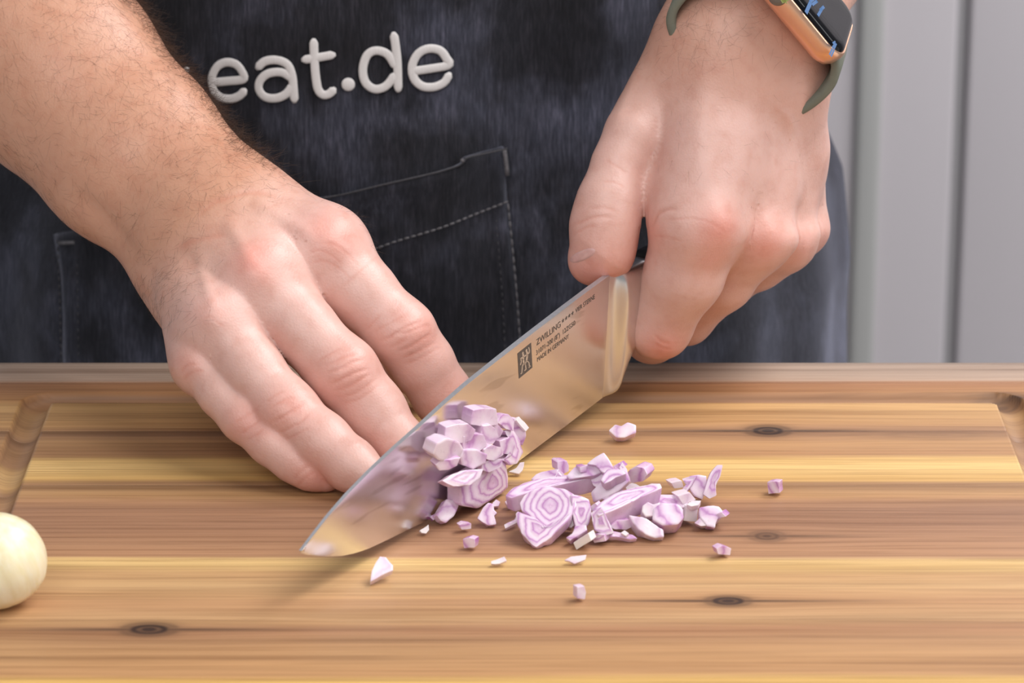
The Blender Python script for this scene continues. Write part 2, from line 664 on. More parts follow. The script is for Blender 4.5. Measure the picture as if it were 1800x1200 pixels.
def trunk(P, grow=0.0):
    a, b = 0.178 + grow, 0.140 + grow
    q = np.sqrt(((P[:, 0] - TC[0]) / a) ** 2 + ((P[:, 1] - TC[1]) / b) ** 2)
    d = (q - 1) * b
    dz = np.abs(P[:, 2] - 0.10) - 0.42
    return np.maximum(d, dz)


def sdf_all(P):
    return smin(np.minimum(sdf_A(P), sdf_B(P)), trunk(P), 0.02)


def polygonise(f, lo, hi, vox, blk=12, lip=1.0):
    """surface nets over the blocks that the surface can cross"""
    lo = np.asarray(lo, float)
    n = np.ceil((np.asarray(hi) - lo) / vox / blk).astype(int) * blk
    nb = n // blk
    bi = np.stack(np.meshgrid(*[np.arange(k) for k in nb], indexing='ij'), -1).reshape(-1, 3)
    bc = (lo + (bi + 0.5) * blk * vox).astype(np.float32)
    dc = f(bc)
    keep = np.abs(dc) < blk * vox * 0.87 * 1.25 + 2 * vox
    grid = np.ones(n + 1, bool)
    val = np.zeros(n + 1, np.float32)
    for (i, j, k), dd in zip(bi[~keep], dc[~keep]):
        if dd < 0:
            grid[i * blk:(i + 1) * blk + 1, j * blk:(j + 1) * blk + 1, k * blk:(k + 1) * blk + 1] = False
    off = np.stack(np.meshgrid(*[np.arange(blk + 1)] * 3, indexing='ij'), -1).reshape(-1, 3)
    act = bi[keep]
    for s in range(0, len(act), 160):
        ch = act[s:s + 160]
        idx = (ch[:, None, :] * blk + off[None]).reshape(-1, 3)
        d = f((lo + idx * vox).astype(np.float32))
        grid[idx[:, 0], idx[:, 1], idx[:, 2]] = d > 0
        val[idx[:, 0], idx[:, 1], idx[:, 2]] = d
    c = np.zeros(n, np.int8)
    for dx in (0, 1):
        for dy in (0, 1):
            for dz in (0, 1):
                c += grid[dx:n[0] + dx, dy:n[1] + dy, dz:n[2] + dz]
    cells = np.argwhere((c > 0) & (c < 8))
    lin_id = (cells[:, 0] * n[1] + cells[:, 1]) * n[2] + cells[:, 2]
    V = lo + (cells + 0.5) * vox

    def find(q):
        l = (q[:, 0] * n[1] + q[:, 1]) * n[2] + q[:, 2]
        p = np.searchsorted(lin_id, l)
        p = np.minimum(p, len(lin_id) - 1)
        return np.where(lin_id[p] == l, p, -1)
    quads = []
    for ax in range(3):
        a = np.take(grid, range(0, n[ax]), axis=ax)
        b = np.take(grid, range(1, n[ax] + 1), axis=ax)
        e = np.argwhere(a != b)
        flip = ~a[e[:, 0], e[:, 1], e[:, 2]]
        u, v = (ax + 1) % 3, (ax + 2) % 3
        ok = (e[:, u] > 0) & (e[:, v] > 0) & (e[:, u] < n[u]) & (e[:, v] < n[v])
        e, flip = e[ok], flip[ok]
        eu, ev = np.zeros(3, int), np.zeros(3, int)
        eu[u], ev[v] = 1, 1
        q = np.stack([find(e - eu - ev), find(e - ev), find(e), find(e - eu)], 1)
        q[~flip] = q[~flip][:, ::-1]
        quads.append(q[(q >= 0).all(1)])
    return V, np.concatenate(quads)


def grad(f, P, h=0.0004):
    P = P.astype(np.float32)
    g = np.stack([f(P + np.eye(3, dtype=np.float32)[i] * h) - f(P - np.eye(3, dtype=np.float32)[i] * h) for i in range(3)], 1)
    return g / (np.linalg.norm(g, axis=1, keepdims=True) + 1e-9)


def settle(f, V, steps=2, h=0.0004, limit=0.001):
    for _ in range(steps):
        g = grad(f, V, h)
        V = V - g * np.clip(f(V.astype(np.float32)), -limit, limit)[:, None]
    return V, grad(f, V, h)


def bounds(chains, pad):
    P = np.array([p for L in chains for p, r in L])
    r = max(r for L in chains for p, r in L)
    return P.min(0) - r - pad, P.max(0) + r + pad


loA, hiA = bounds((A_INDEX, A_MIDDLE, A_RING, A_PINKY, A_THUMB, *A_PALM, *A_ARM[:5]), 0.004)
loA[0] = W(-70, 200, 1.33)[0]
hiA[2] = W(200, -60, 1.33)[2] + 0.03
loB, hiB = bounds((B_INDEX, B_MIDDLE, B_RING, B_PINKY, B_THUMB, *B_PALM, *B_ARM[:2]), 0.003)
hiB[2] = W(1300, -60, 1.33)[2] + 0.012
VA, QA = polygonise(sdf_A, loA, hiA, VOX)
VB, QB = polygonise(sdf_B, loB, hiB, VOX)
VA, NA = settle(sdf_A, VA)
VB, NB = settle(sdf_B, VB)
VT, QT = polygonise(sdf_all, (-0.36, 1.20, -0.34), (0.26, 1.76, 0.56), 0.007)
VT, NTm = settle(sdf_all, VT, 3, 0.002, 0.006)
cen = VT[QT].mean(1)
inA = ((cen > loA + 0.004) & (cen < hiA - 0.004)).all(1)
inB = ((cen > loB + 0.004) & (cen < hiB - 0.004)).all(1)
QT = QT[~(inA | inB)]


# ---- relief: creases, veins, tendons
CAM = np.array((0, 0, H))


def seg_dist(u, v, line):
    best = np.full(len(u), 1e9)
    tt = np.zeros(len(u))
    L = np.array(line, float)
    m = len(L) - 1
    for i in range(m):
        a, b = L[i], L[i + 1]
        ab = b - a
        t = np.clip(((u - a[0]) * ab[0] + (v - a[1]) * ab[1]) / (ab @ ab), 0, 1)
        d = np.hypot(u - a[0] - t * ab[0], v - a[1] - t * ab[1])
        w = d < best
        best = np.where(w, d, best)
        tt = np.where(w, (i + t) / m, tt)
    return best, tt


def wave(P, s, seed):
    """cheap smooth noise from a few random waves"""
    r = np.random.default_rng(seed)
    o = np.zeros(len(P))
    for _ in range(7):
        k = r.normal(size=3)
        k *= s * (0.6 + 0.8 * r.random()) / np.linalg.norm(k)
        o += np.sin(P @ k + r.random() * 6.28)
    return o / 7


DK = 0.60


def relief(V, N, creases, ridges, bumps):
    u, v, d = PIX(V)
    view = CAM - V
    view /= np.linalg.norm(view, axis=1, keepdims=True)
    face = np.clip(np.einsum('ij,ij->i', N, view) * 4, 0, 1)
    wob = wave(V, 900, 3) * 2.0
    disp = np.zeros(len(V))
    red = np.zeros(len(V))
    for line, width, depth in creases:
        L = np.array(line, float)
        near = (u > L[:, 0].min() - 25) & (u < L[:, 0].max() + 25) & (v > L[:, 1].min() - 25) & (v < L[:, 1].max() + 25)
        i = np.nonzero(near)[0]
        if not len(i):
            continue
        s, t = seg_dist(u[i] + wob[i], v[i] + wob[i] * 0.6, catmull(L, 4) if len(L) > 2 else L)
        env = np.clip(np.sin(np.pi * np.clip(t * 0.92 + 0.04, 0, 1)) * 1.6, 0, 1) * face[i]
        depth = depth * DK
        g = np.exp(-(s / width) ** 2) * env
        lip = np.exp(-((s - 2.4 * width) / (1.6 * width)) ** 2) * env
        disp[i] -= depth * g - 0.10 * depth * lip
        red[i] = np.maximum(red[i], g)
    for line, width, height in ridges:
        L = np.array(line, float)
        near = (u > L[:, 0].min() - 60) & (u < L[:, 0].max() + 60) & (v > L[:, 1].min() - 60) & (v < L[:, 1].max() + 60)
        i = np.nonzero(near)[0]
        if not len(i):
            continue
        s, t = seg_dist(u[i], v[i], catmull(L, 4) if len(L) > 2 else L)
        env = np.clip(np.sin(np.pi * np.clip(t, 0, 1)) * 1.5, 0, 1) * face[i]
        disp[i] += height * np.exp(-(s / width) ** 2) * env
    for bu, bv2, ru, rv, ang, h in bumps:
        c, s_ = math.cos(math.radians(ang)), math.sin(math.radians(ang))
        x, y = (u - bu) * c + (v - bv2) * s_, -(u - bu) * s_ + (v - bv2) * c
        disp += h * np.exp(-(x / ru) ** 2 - (y / rv) ** 2) * face
    return disp, red


CR_A = [  # (polyline px, width px, depth m)
    ([(670, 598), (688, 591), (706, 579), (724, 570), (744, 564)], 2.5, 0.00042),
    ([(694, 586), (716, 584), (736, 575), (756, 570)], 2.6, 0.00035),
    ([(702, 616), (722, 607), (742, 595), (758, 586)], 2.5, 0.00042),
    ([(684, 610), (700, 603), (716, 594)], 2.2, 0.0002),
    ([(706, 628), (729, 620), (750, 610), (766, 602)], 2.4, 0.00022),
    ([(710, 639), (736, 631), (756, 620), (772, 610)], 2.2, 0.00018),
    ([(658, 582), (678, 572), (698, 560), (716, 552)], 2.4, 0.00018),
    ([(644, 578), (658, 564), (670, 550)], 2.2, 0.00014),
    ([(572, 642), (590, 634), (606, 626), (626, 620)], 2.5, 0.00042),
    ([(576, 656), (592, 651), (606, 645), (620, 636), (640, 632)], 2.5, 0.00048),
    ([(580, 676), (596, 668), (612, 660), (630, 652), (648, 648)], 2.5, 0.00050),
    ([(590, 686), (612, 680), (632, 668), (650, 656)], 2.6, 0.00036),
    ([(596, 698), (620, 692), (644, 678), (660, 664)], 2.2, 0.00018),
    ([(602, 708), (626, 702), (650, 688), (668, 674)], 2.2, 0.00014),
    ([(560, 634), (580, 622), (600, 612)], 2.2, 0.00015),
    ([(474, 720), (488, 708), (504, 700), (520, 700)], 2.4, 0.00036),
    ([(480, 742), (498, 732), (516, 722), (538, 704)], 2.5, 0.00048),
    ([(490, 760), (508, 752), (528, 742), (544, 726)], 2.4, 0.0004),
    ([(500, 772), (520, 764), (542, 750)], 2.2, 0.0002),
    ([(468, 706), (482, 696), (500, 688)], 2.2, 0.00018),
    ([(414, 744), (426, 733), (444, 722)], 2.6, 0.00034),
    ([(424, 762), (438, 752), (456, 738)], 2.4, 0.0004),
    ([(434, 774), (450, 764), (466, 752)], 2.2, 0.00022),
    ([(516, 842), (526, 830), (544, 818)], 2.4, 0.0003),
    ([(522, 852), (536, 840), (552, 828)], 2.2, 0.0002),
    ([(540, 445), (560, 440), (580, 447), (600, 462)], 2.4, 0.00013),
    ([(560, 428), (585, 430), (610, 446), (630, 468)], 2.4, 0.00013),
    ([(545, 462), (570, 458), (598, 472), (618, 492)], 2.4, 0.00012),
    ([(360, 560), (372, 556), (382, 566), (392, 572)], 2.4, 0.00016),
    ([(318, 655), (334, 640), (352, 640)], 2.4, 0.00014),
    ([(322, 668), (340, 652), (360, 652)], 2.4, 0.00012),
    ([(346, 382), (372, 360), (402, 346), (440, 338), (480, 342)], 5.0, 0.0006),
    ([(310, 436), (352, 420), (400, 412)], 5.0, 0.0002),
    ([(600, 505), (640, 470), (664, 452)], 2.5, 0.0001),
]
RD_A = [
    ([(440, 350), (500, 385), (560, 425)], 16, 0.0010),
    ([(395, 380), (420, 420), (445, 470)], 14, 0.0007),
    ([(350, 440), (362, 500), (380, 550)], 12, 0.0006),
    ([(90, 350), (160, 410), (230, 470), (258, 520)], 26, 0.0012),
    ([(130, 330), (200, 400), (250, 470)], 14, -0.0012),
]
CR_B = [
    ([(1006, 396), (1030, 386), (1054, 380), (1078, 383)], 3.0, 0.0004),
    ([(1040, 366), (1062, 364), (1084, 372)], 2.6, 0.00025),
    ([(1012, 410), (1030, 400), (1050, 396)], 2.4, 0.0002),
    ([(1060, 318), (1080, 320), (1100, 330)], 2.4, 0.00016),
    ([(1064, 280), (1084, 292), (1102, 306)], 2.4, 0.00016),
    ([(1148, 394), (1156, 378), (1170, 369), (1188, 367)], 3.4, 0.0007),
    ([(1172, 386), (1206, 384), (1240, 388), (1276, 408)], 2.2, 0.00016),
    ([(1146, 414), (1172, 416), (1200, 424)], 2.2, 0.00016),
    ([(1152, 588), (1162, 598), (1178, 604)], 2.8, 0.0004),
    ([(1152, 602), (1166, 610), (1180, 612)], 2.4, 0.00022),
]
RD_B = [
    ([(1300, 180), (1330, 240), (1345, 300), (1340, 350), (1345, 400)], 15, 0.0006),
    ([(1330, 180), (1355, 230), (1362, 300), (1370, 380)], 8, 0.0003),
    ([(1380, 190), (1392, 250), (1400, 330), (1408, 390)], 11, 0.0006),
    ([(1350, 170), (1395, 220), (1412, 300), (1420, 380)], 6, 0.0002),
    ([(1240, 100), (1230, 200), (1240, 300), (1255, 360)], 22, 0.0005),
    ([(1128, 110), (1110, 150), (1075, 240)], 8, 0.0003),
]
BUMP_A = [(580, 424, 40, 30, 40, 0.0012), (448, 478, 34, 26, 45, 0.0011), (376, 562, 28, 22, 50, 0.0010), (344, 646, 22, 18, 50, 0.0006), (712, 590, 46, 34, -30, 0.0006), (612, 655, 44, 34, -30, 0.0006), (506, 725, 40, 30, -30, 0.0005)]
BUMP_B = [(1266, 388, 42, 34, 60, 0.0020), (1346, 408, 36, 34, 60, 0.0024), (1398, 424, 26, 26, 60, 0.0018), (1434, 408, 20, 24, 70, 0.0012), (1166, 604, 24, 20, 30, 0.0006), (1300, 400, 14, 40, 10, -0.0006), (1372, 410, 12, 36, 10, -0.0006), (1416, 405, 8, 30, 10, -0.0004)]
dA, redA = relief(VA, NA, CR_A, RD_A, BUMP_A)
dB, redB = relief(VB, NB, CR_B, RD_B, BUMP_B)
dA += wave(VA, 420, 11) * 0.00014
dB += wave(VB, 420, 12) * 0.00014
VA = VA + NA * dA[:, None]
VB = VB + NB * dB[:, None]

# ---- the skin's own colour: pale hands, tanned forearms, flushed knuckles
PALE = np.array(lin(218, 175, 163)[:3])
TAN = np.array(lin(202, 148, 120)[:3])
FLUSH = np.array(lin(220, 132, 114)[:3])
DEEP = np.array(lin(196, 112, 88)[:3])


def blend(C, m, col):
    return C * (1 - m[:, None]) + col * m[:, None]


def skin(V, N, red, tan_fn, spots):
    C = np.tile(PALE, (len(V), 1))
    C = blend(C, np.clip(tan_fn(V), 0, 1), TAN)
    mott = wave(V, 260, 5)
    C = C * (1 + 0.05 * mott[:, None] * np.array((0.6, 1.0, 1.0)))
    for (u, v, d, rad, k) in spots:
        q = np.linalg.norm(V - W(u, v, d), axis=1) / rad
        C = blend(C, k * np.exp(-q * q), FLUSH)
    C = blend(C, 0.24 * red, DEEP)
    return C


def tanA(V):
    u, v, d = PIX(V)
    s = (u - 385) * 0.62 + (v - 430) * 0.78
    return np.clip(0.45 - s / 130.0, 0, 1) * 0.95


def tanB(V):
    u, v, d = PIX(V)
    return np.clip((230 - v) / 260.0, 0, 0.55)


SP_A = [(580, 420, 1.262, 0.0085, 0.8), (450, 462, 1.246, 0.008, 0.7), (375, 552, 1.242, 0.006, 0.42), (335, 640, 1.243, 0.006, 0.4),
        (735, 585, 1.256, 0.010, 0.40), (612, 656, 1.238, 0.010, 0.44), (510, 728, 1.229, 0.009, 0.48), (438, 745, 1.232, 0.008, 0.40),
        (795, 705, 1.268, 0.012, 0.3), (720, 790, 1.248, 0.012, 0.3), (640, 825, 1.234, 0.011, 0.32), (560, 835, 1.226, 0.010, 0.45)]
SP_B = [(1262, 400, 1.276, 0.0085, 0.6), (1252, 450, 1.282, 0.008, 0.35), (1345, 425, 1.297, 0.008, 0.62), (1395, 432, 1.32, 0.007, 0.5), (1432, 418, 1.344, 0.007, 0.45),
        (1050, 470, 1.297, 0.009, 0.85), (1085, 440, 1.298, 0.009, 0.5), (1165, 610, 1.306, 0.008, 0.6), (1150, 405, 1.285, 0.007, 0.35), (1060, 400, 1.295, 0.008, 0.25)]
CA = skin(VA, NA, redA, tanA, SP_A)
CB = skin(VB, NB, redB, tanB, SP_B)
CT = np.tile(TAN, (len(VT), 1))

skin_mat = NT('skin')
att = skin_mat.n('ShaderNodeAttribute', attribute_name='skin_tone')
v0 = skin_mat.vec()
fine = skin_mat.n('ShaderNodeTexVoronoi', i_Vector=v0, i_Scale=1150.0)
fine2 = skin_mat.noise(v0, 2600.0, 3, 0.6)
blot = skin_mat.noise(v0, 160.0, 4, 0.6)
tone = skin_mat.ramp(blot, [(0.3, (0.94, 0.88, 0.86)), (0.5, (1, 1, 1)), (0.72, (1.03, 1.05, 1.06))])
skin_mat.set('Base Color', skin_mat.mix(1.0, att.outputs['Color'], tone, 'MULTIPLY'))
skin_mat.set('Roughness', skin_mat.math('ADD', skin_mat.math('MULTIPLY', blot, 0.2), 0.29))
skin_mat.set('Specular IOR Level', 0.5)
skin_mat.set('Subsurface Weight', 0.14)
skin_mat.set('Subsurface Radius', (1.0, 0.35, 0.18))
skin_mat.set('Subsurface Scale', 0.0026)
hh = skin_mat.math('ADD', skin_mat.math('MULTIPLY', fine.outputs['Distance'], 0.6), skin_mat.math('MULTIPLY', fine2, 0.4))
skin_mat.set('Normal', skin_mat.bump(hh, 0.34, 0.00026))

person = empty('person', (-0.06, 1.5, -0.3))
tag(person, 'person in a dark denim apron with bare forearms, chopping a shallot at the board', 'person')
Vall = np.concatenate([VA, VB, VT])
Qall = np.concatenate([QA, QB + len(VA), QT + len(VA) + len(VB)])
Call = np.concatenate([CA, CB, CT])
me = bpy.data.meshes.new('body')
me.vertices.add(len(Vall))
me.vertices.foreach_set('co', Vall.astype(np.float32).ravel())
me.loops.add(len(Qall) * 4)
me.loops.foreach_set('vertex_index', Qall.astype(np.int32).ravel())
me.polygons.add(len(Qall))
me.polygons.foreach_set('loop_start', np.arange(0, len(Qall) * 4, 4, dtype=np.int32))
me.polygons.foreach_set('loop_total', np.full(len(Qall), 4, np.int32))
me.update(calc_edges=True)
ca = me.color_attributes.new('skin_tone', 'FLOAT_COLOR', 'POINT')
ca.data.foreach_set('color', np.concatenate([Call, np.ones((len(Call), 1))], 1).astype(np.float32).ravel())
body = link_mesh('body', me, skin_mat.m, None, True)
body.parent = person
body.matrix_parent_inverse = Matrix.Translation(-person.location)
body['label'] = 'bare hands and forearms'


def keep(o, par):
    """parent without moving"""
    o.parent = par
    inv = Matrix.Translation(-Vector(person.location)) if par is person else Matrix.Identity(4)
    o.matrix_parent_inverse = inv
    return o
# ------------------------------------------------------------------ shirt, apron, pocket, embroidery
AZ = np.array([-0.40, -0.15, -0.094, -0.046, -0.005, 0.025, 0.10, 0.20, 0.45])
AW = np.array([0.212, 0.215, 0.2165, 0.2177, 0.2110, 0.1986, 0.188, 0.184, 0.182])
AD = 0.185


def apron_xyz(phi, z):
    a = np.interp(z, AZ, AW)
    b = AD
    fold = 0.0032 * math.sin(phi * 9.0 + 0.6 + z * 3) * math.exp(-((phi + 0.55) / 0.5) ** 2)
    fold += 0.0030 * math.sin(phi * 7.0 + z * 9 + 2.0) * math.exp(-((phi - 0.35) / 0.45) ** 2)
    fold += 0.0016 * math.sin(phi * 17 - z * 14) + 0.0012 * math.sin(z * 46 + phi * 5)
    r = 1.0 + fold / b
    return np.array((TC[0] + a * math.sin(phi) * r, TC[1] - b * math.cos(phi) * r, z))


def apron_pt(u, v, off=0.0):
    """point of the apron's front seen at (u, v), lifted off along the cloth's normal"""
    y = 1.42
    for _ in range(14):
        p = PY(u, v, y)
        a = float(np.interp(p[2], AZ, AW))
        s = max(-0.98, min(0.98, (p[0] - TC[0]) / a))
        phi = math.asin(s)
        q = apron_xyz(phi, p[2])
        y = y + 0.8 * (q[1] - y)
    e = 0.004
    t1 = apron_xyz(phi + e, p[2]) - apron_xyz(phi - e, p[2])
    t2 = apron_xyz(phi, p[2] + e) - apron_xyz(phi, p[2] - e)
    n = np.cross(t1, t2)
    n /= np.linalg.norm(n)
    p = PY(u, v, y)
    return p + n * off, n


denim = NT('dark_denim')
va = denim.vec((1.0, 1.0, 0.10))
vb = denim.vec((1, 1, 1))
slub = denim.noise(va, 1150.0, 3, 0.65)
slub2 = denim.noise(denim.vec((1, 1, 0.22)), 170.0, 4, 0.6)
wash = denim.noise(vb, 20.0, 4, 0.55)
weave = denim.noise(vb, 1900.0, 2, 0.5)
cw = denim.ramp(wash, [(0.32, lin(24, 23, 26)), (0.50, lin(38, 38, 44)), (0.74, lin(76, 78, 92))])
cs1 = denim.ramp(slub, [(0.3, (0.5, 0.5, 0.52)), (0.5, (1, 1, 1)), (0.72, (2.0, 1.9, 1.86))])
cs2 = denim.ramp(slub2, [(0.3, (0.6, 0.6, 0.62)), (0.5, (1, 1, 1)), (0.7, (1.55, 1.5, 1.5))])
cc = denim.mix(0.8, denim.mix(0.85, cw, cs1, 'MULTIPLY'), cs2, 'MULTIPLY')
denim.set('Base Color', cc)
denim.set('Roughness', 0.85)
denim.set('Specular IOR Level', 0.25)
denim.set('Sheen Weight', 0.45)
denim.set('Sheen Roughness', 0.45)
denim.set('Sheen Tint', (0.62, 0.64, 0.80, 1))
denim.set('Normal', denim.bump(denim.math('ADD', slub, denim.math('MULTIPLY', weave, 0.7)), 0.55, 0.0005))

thread_mat = simple_mat('grey_thread', lin(104, 101, 104), 0.8, 0, 0.25, 900.0)
dim_thread = simple_mat('dim_thread', lin(70, 68, 72), 0.85, 0, 0.25, 900.0)
embroid = NT('white_embroidery')
ev = embroid.vec()
wv = embroid.n('ShaderNodeTexWave', i_Vector=embroid.vec((1, 1, 0.5)), i_Scale=420.0, i_Distortion=3.0)
embroid.set('Base Color', embroid.ramp(wv.outputs[1], [(0.1, lin(214, 208, 205)), (0.6, lin(244, 240, 238))]))
embroid.set('Roughness', 0.7)
embroid.set('Normal', embroid.bump(wv.outputs[1], 0.4, 0.0004))

apron_zs = list(np.linspace(-0.36, -0.12, 9)) + list(np.linspace(-0.115, 0.135, 60)) + list(np.linspace(0.14, 0.40, 16))
phis = list(np.linspace(-1.45, 1.75, 150))
vs = [apron_xyz(p, z) for z in apron_zs for p in phis]
n1 = len(phis)
fs = [(j * n1 + i, j * n1 + i + 1, (j + 1) * n1 + i + 1, (j + 1) * n1 + i) for j in range(len(apron_zs) - 1) for i in range(n1 - 1)]
apron = mesh_obj('apron', vs, fs, denim.m, None, True)
sol = apron.modifiers.new('thick', 'SOLIDIFY')
sol.thickness = 0.0012
sol.offset = -1
keep(apron, person)
apron['label'] = 'dark washed denim apron with front pocket'

# shirt underneath
shirt_mat = simple_mat('shirt_cloth', lin(58, 58, 66), 0.9, 0, 0.1, 400.0, 0.2)


def sdf_shirt(P):
    d = np.minimum(Field.limb(P, ELBOW_A + (SHOULDER_A - ELBOW_A) * 0.35, SHOULDER_A, 0.056, 0.068), Field.limb(P, ELBOW_B + (SHOULDER_B - ELBOW_B) * 0.35, SHOULDER_B, 0.056, 0.068))
    return smin(trunk(P, 0.006), d, 0.03)


VS, QS = polygonise(sdf_shirt, (-0.38, 1.38, -0.36), (0.30, 1.80, 0.58), 0.009)
VS, NS = settle(sdf_shirt, VS, 3, 0.002, 0.006)
shirt = mesh_obj('shirt', VS, QS.tolist(), shirt_mat, None, True)
keep(shirt, person)

# pocket
TOP = catmull([(100, 412), (300, 372), (450, 352), (530, 344), (600, 336), (680, 318), (760, 298), (800, 284), (808, 273), (850, 263), (881, 256)], 6)
RIGHT = [(881, 256), (886, 330), (894, 410), (905, 500), (912, 580), (918, 660), (924, 780)]
LEFT = [(100, 412), (110, 470), (113, 530), (115, 590), (116, 640), (117, 700), (118, 780)]


def along(L, t):
    L = np.array(L, float)
    s = np.concatenate([[0], np.cumsum(np.hypot(*(L[1:] - L[:-1]).T))])
    s /= s[-1]
    return np.array((np.interp(t, s, L[:, 0]), np.interp(t, s, L[:, 1])))


NUp, NVp = 64, 26
vs, fs = [], []
bottom = [np.array((118, 780)), np.array((924, 780))]
for j in range(NVp + 1):
    t = j / NVp
    for i in range(NUp + 1):
        s = i / NUp
        top = along(TOP, s)
        bot = bottom[0] * (1 - s) + bottom[1] * s
        lf, rt = along(LEFT, t), along(RIGHT, t)
        p = (1 - t) * top + t * bot + (1 - s) * lf + s * rt - ((1 - s) * (1 - t) * np.array(TOP[0]) + s * (1 - t) * np.array(TOP[-1]) + (1 - s) * t * bottom[0] + s * t * bottom[1])
        edge = min(s, 1 - s)
        off = 0.0016 + 0.0030 * math.exp(-(t / 0.08) ** 2) * min(1, edge * 8)
        off -= 0.0007 * math.exp(-((s - 0.955) / 0.012) ** 2)
        if edge < 0.004:
            off = 0.0008
        q, n = apron_pt(p[0], p[1], off)
        vs.append(q)
for j in range(NVp):
    for i in range(NUp):
        fs.append((j * (NUp + 1) + i, (j + 1) * (NUp + 1) + i, (j + 1) * (NUp + 1) + i + 1, j * (NUp + 1) + i + 1))
pocket = mesh_obj('pocket', vs, fs, denim.m, None, True)
sol = pocket.modifiers.new('thick', 'SOLIDIFY')
sol.thickness = 0.0011
sol.offset = 1
keep(pocket, apron)


def run_line(name, px, rad, mat, off, dash=None, par=None, flat=0.6):
    bm = bmesh.new()
    pts = catmull(px, 6)
    L = np.array(pts)
    s = np.concatenate([[0], np.cumsum(np.hypot(*(L[1:] - L[:-1]).T))])
    tot = s[-1]

    def at(q):
        return apron_pt(np.interp(q, s, L[:, 0]), np.interp(q, s, L[:, 1]), off)
    if dash:
        q = 0
        while q < tot:
            pp = [at(q + dash[0] * k / 2) for k in range(3)]
            tube(bm, [p for p, n in pp], [rad * 0.6, rad, rad * 0.6], 6, ([n for p, n in pp], flat))
            q += dash[0] + dash[1]
    else:
        pp = [at(q) for q in np.linspace(0, tot, max(4, int(tot / 9)))]
        tube(bm, [p for p, n in pp], [rad] * len(pp), 6, ([n for p, n in pp], flat))
    o = bm_obj(name, bm, mat, None, True)
    return keep(o, par or apron)


run_line('pocket_edge', TOP[18:], 0.00042, dim_thread, 0.0062)
run_line('hem_stitching', [(560, 462), (620, 444), (664, 431), (700, 418), (770, 396), (830, 372), (888, 350)], 0.00050, thread_mat, 0.0042, (9, 2.2))
run_line('pocket_edge', [(881, 260), (884, 280), (887, 306)], 0.0010, thread_mat, 0.0032)
run_line('side_stitching', [(889, 356), (897, 430), (904, 500), (909, 560), (914, 640)], 0.00048, thread_mat, 0.0026, (14, 1.5))
run_line('side_stitching', [(866, 356), (872, 430), (880, 520), (886, 640)], 0.00035, dim_thread, 0.0024, (8, 5))
run_line('side_stitching', [(109, 420), (111, 470), (113, 540), (115, 640)], 0.00045, dim_thread, 0.0026, (9, 4))
run_line('side_stitching', [(140, 420), (142, 470), (143, 540), (144, 640)], 0.00035, dim_thread, 0.0026, (8, 6))
run_line('bar_tack', [(113, 428), (126, 427), (140, 425)], 0.0009, thread_mat, 0.0032)
run_line('bar_tack', [(801, 279), (804, 276)], 0.0010, thread_mat, 0.0062)


def q8(x, y):
    return (340 + x / 1.936, 20 + y / 1.936)


LETTERS = [
    [[(70, 240), (120, 236), (174, 229), (170, 205), (150, 180), (118, 172), (88, 184), (70, 212), (66, 240), (76, 272), (100, 292), (132, 296), (160, 286), (178, 268)]],
    [[(222, 190), (246, 169), (284, 164), (320, 178), (336, 212), (341, 250), (345, 302)], [(336, 226), (302, 206), (258, 210), (230, 234), (226, 264), (246, 289), (282, 294), (316, 280), (338, 252)]],
    [[(410, 98), (412, 160), (418, 230), (426, 266), (442, 282), (462, 279), (478, 264)], [(376, 163), (426, 155), (476, 146)]],
    [[(527, 244), (527, 252)]],
    [[(682, 76), (690, 130), (695, 190), (697, 266)], [(688, 186), (660, 144), (620, 132), (590, 150), (577, 196), (586, 240), (618, 263), (656, 252), (686, 214)]],
    [[(745, 202), (800, 194), (866, 181), (860, 160), (838, 132), (800, 125), (764, 143), (744, 184), (750, 226), (776, 252), (814, 256), (850, 241), (868, 213)]],
    [[(-50, 212), (-28, 202), (-18, 193)]],
]
for li, strokes in enumerate(LETTERS):
    bm = bmesh.new()
    if li == 3:
        c, n = apron_pt(*q8(527, 248), 0.0004)
        bmesh.ops.create_uvsphere(bm, u_segments=20, v_segments=12, radius=0.0028)
        z = Vector(n)
        rot = z.to_track_quat('Z', 'Y').to_matrix()
        for v in bm.verts:
            v.co.z *= 0.28
            v.co = rot @ v.co + Vector(c)
        strokes = []
    for st in strokes:
        pts = catmull([q8(*p) for p in st], 5)
        rad = 0.0018 if li != 3 else 0.0027
        if li == 6:
            rad = 0.0012
        pp = [apron_pt(p[0], p[1], 0.0010) for p in pts]
        rr = [rad] * len(pp)
        rr[0] = rr[-1] = rad * 0.75
        P0, P1 = pp[0], pp[-1]
        d0 = P0[0] - pp[1][0]
        d0 /= np.linalg.norm(d0)
        d1 = P1[0] - pp[-2][0]
        d1 /= np.linalg.norm(d1)
        pp = [(P0[0] + d0 * rad * 0.55, P0[1])] + pp + [(P1[0] + d1 * rad * 0.55, P1[1])]
        rr = [rad * 0.35] + rr + [rad * 0.35]
        tube(bm, [p for p, n in pp], rr, 10, ([n for p, n in pp], 0.24))
    o = bm_obj('letter', bm, embroid.m, None, True)
    keep(o, apron)
# ------------------------------------------------------------------ chef's knife
BL0, BL1 = B(800, 898), B(1045, 742)              # where the blade's plane meets the board
hh_ = BL1 - BL0
hh_[2] = 0
hh_ /= np.linalg.norm(hh_)
NB_ = np.array((hh_[1], -hh_[0], 0.0))           # blade face normal, to the right and towards the lens


def on_blade(u, v, off=0.0):
    """photo pixel on the plane of the blade's near face (off metres in front of it), world"""
    o = np.array((0, 0, H))
    r = W(u, v, 1.0) - o
    t = ((BL0 + NB_ * off) - o).dot(NB_) / r.dot(NB_)
    return o + r * t


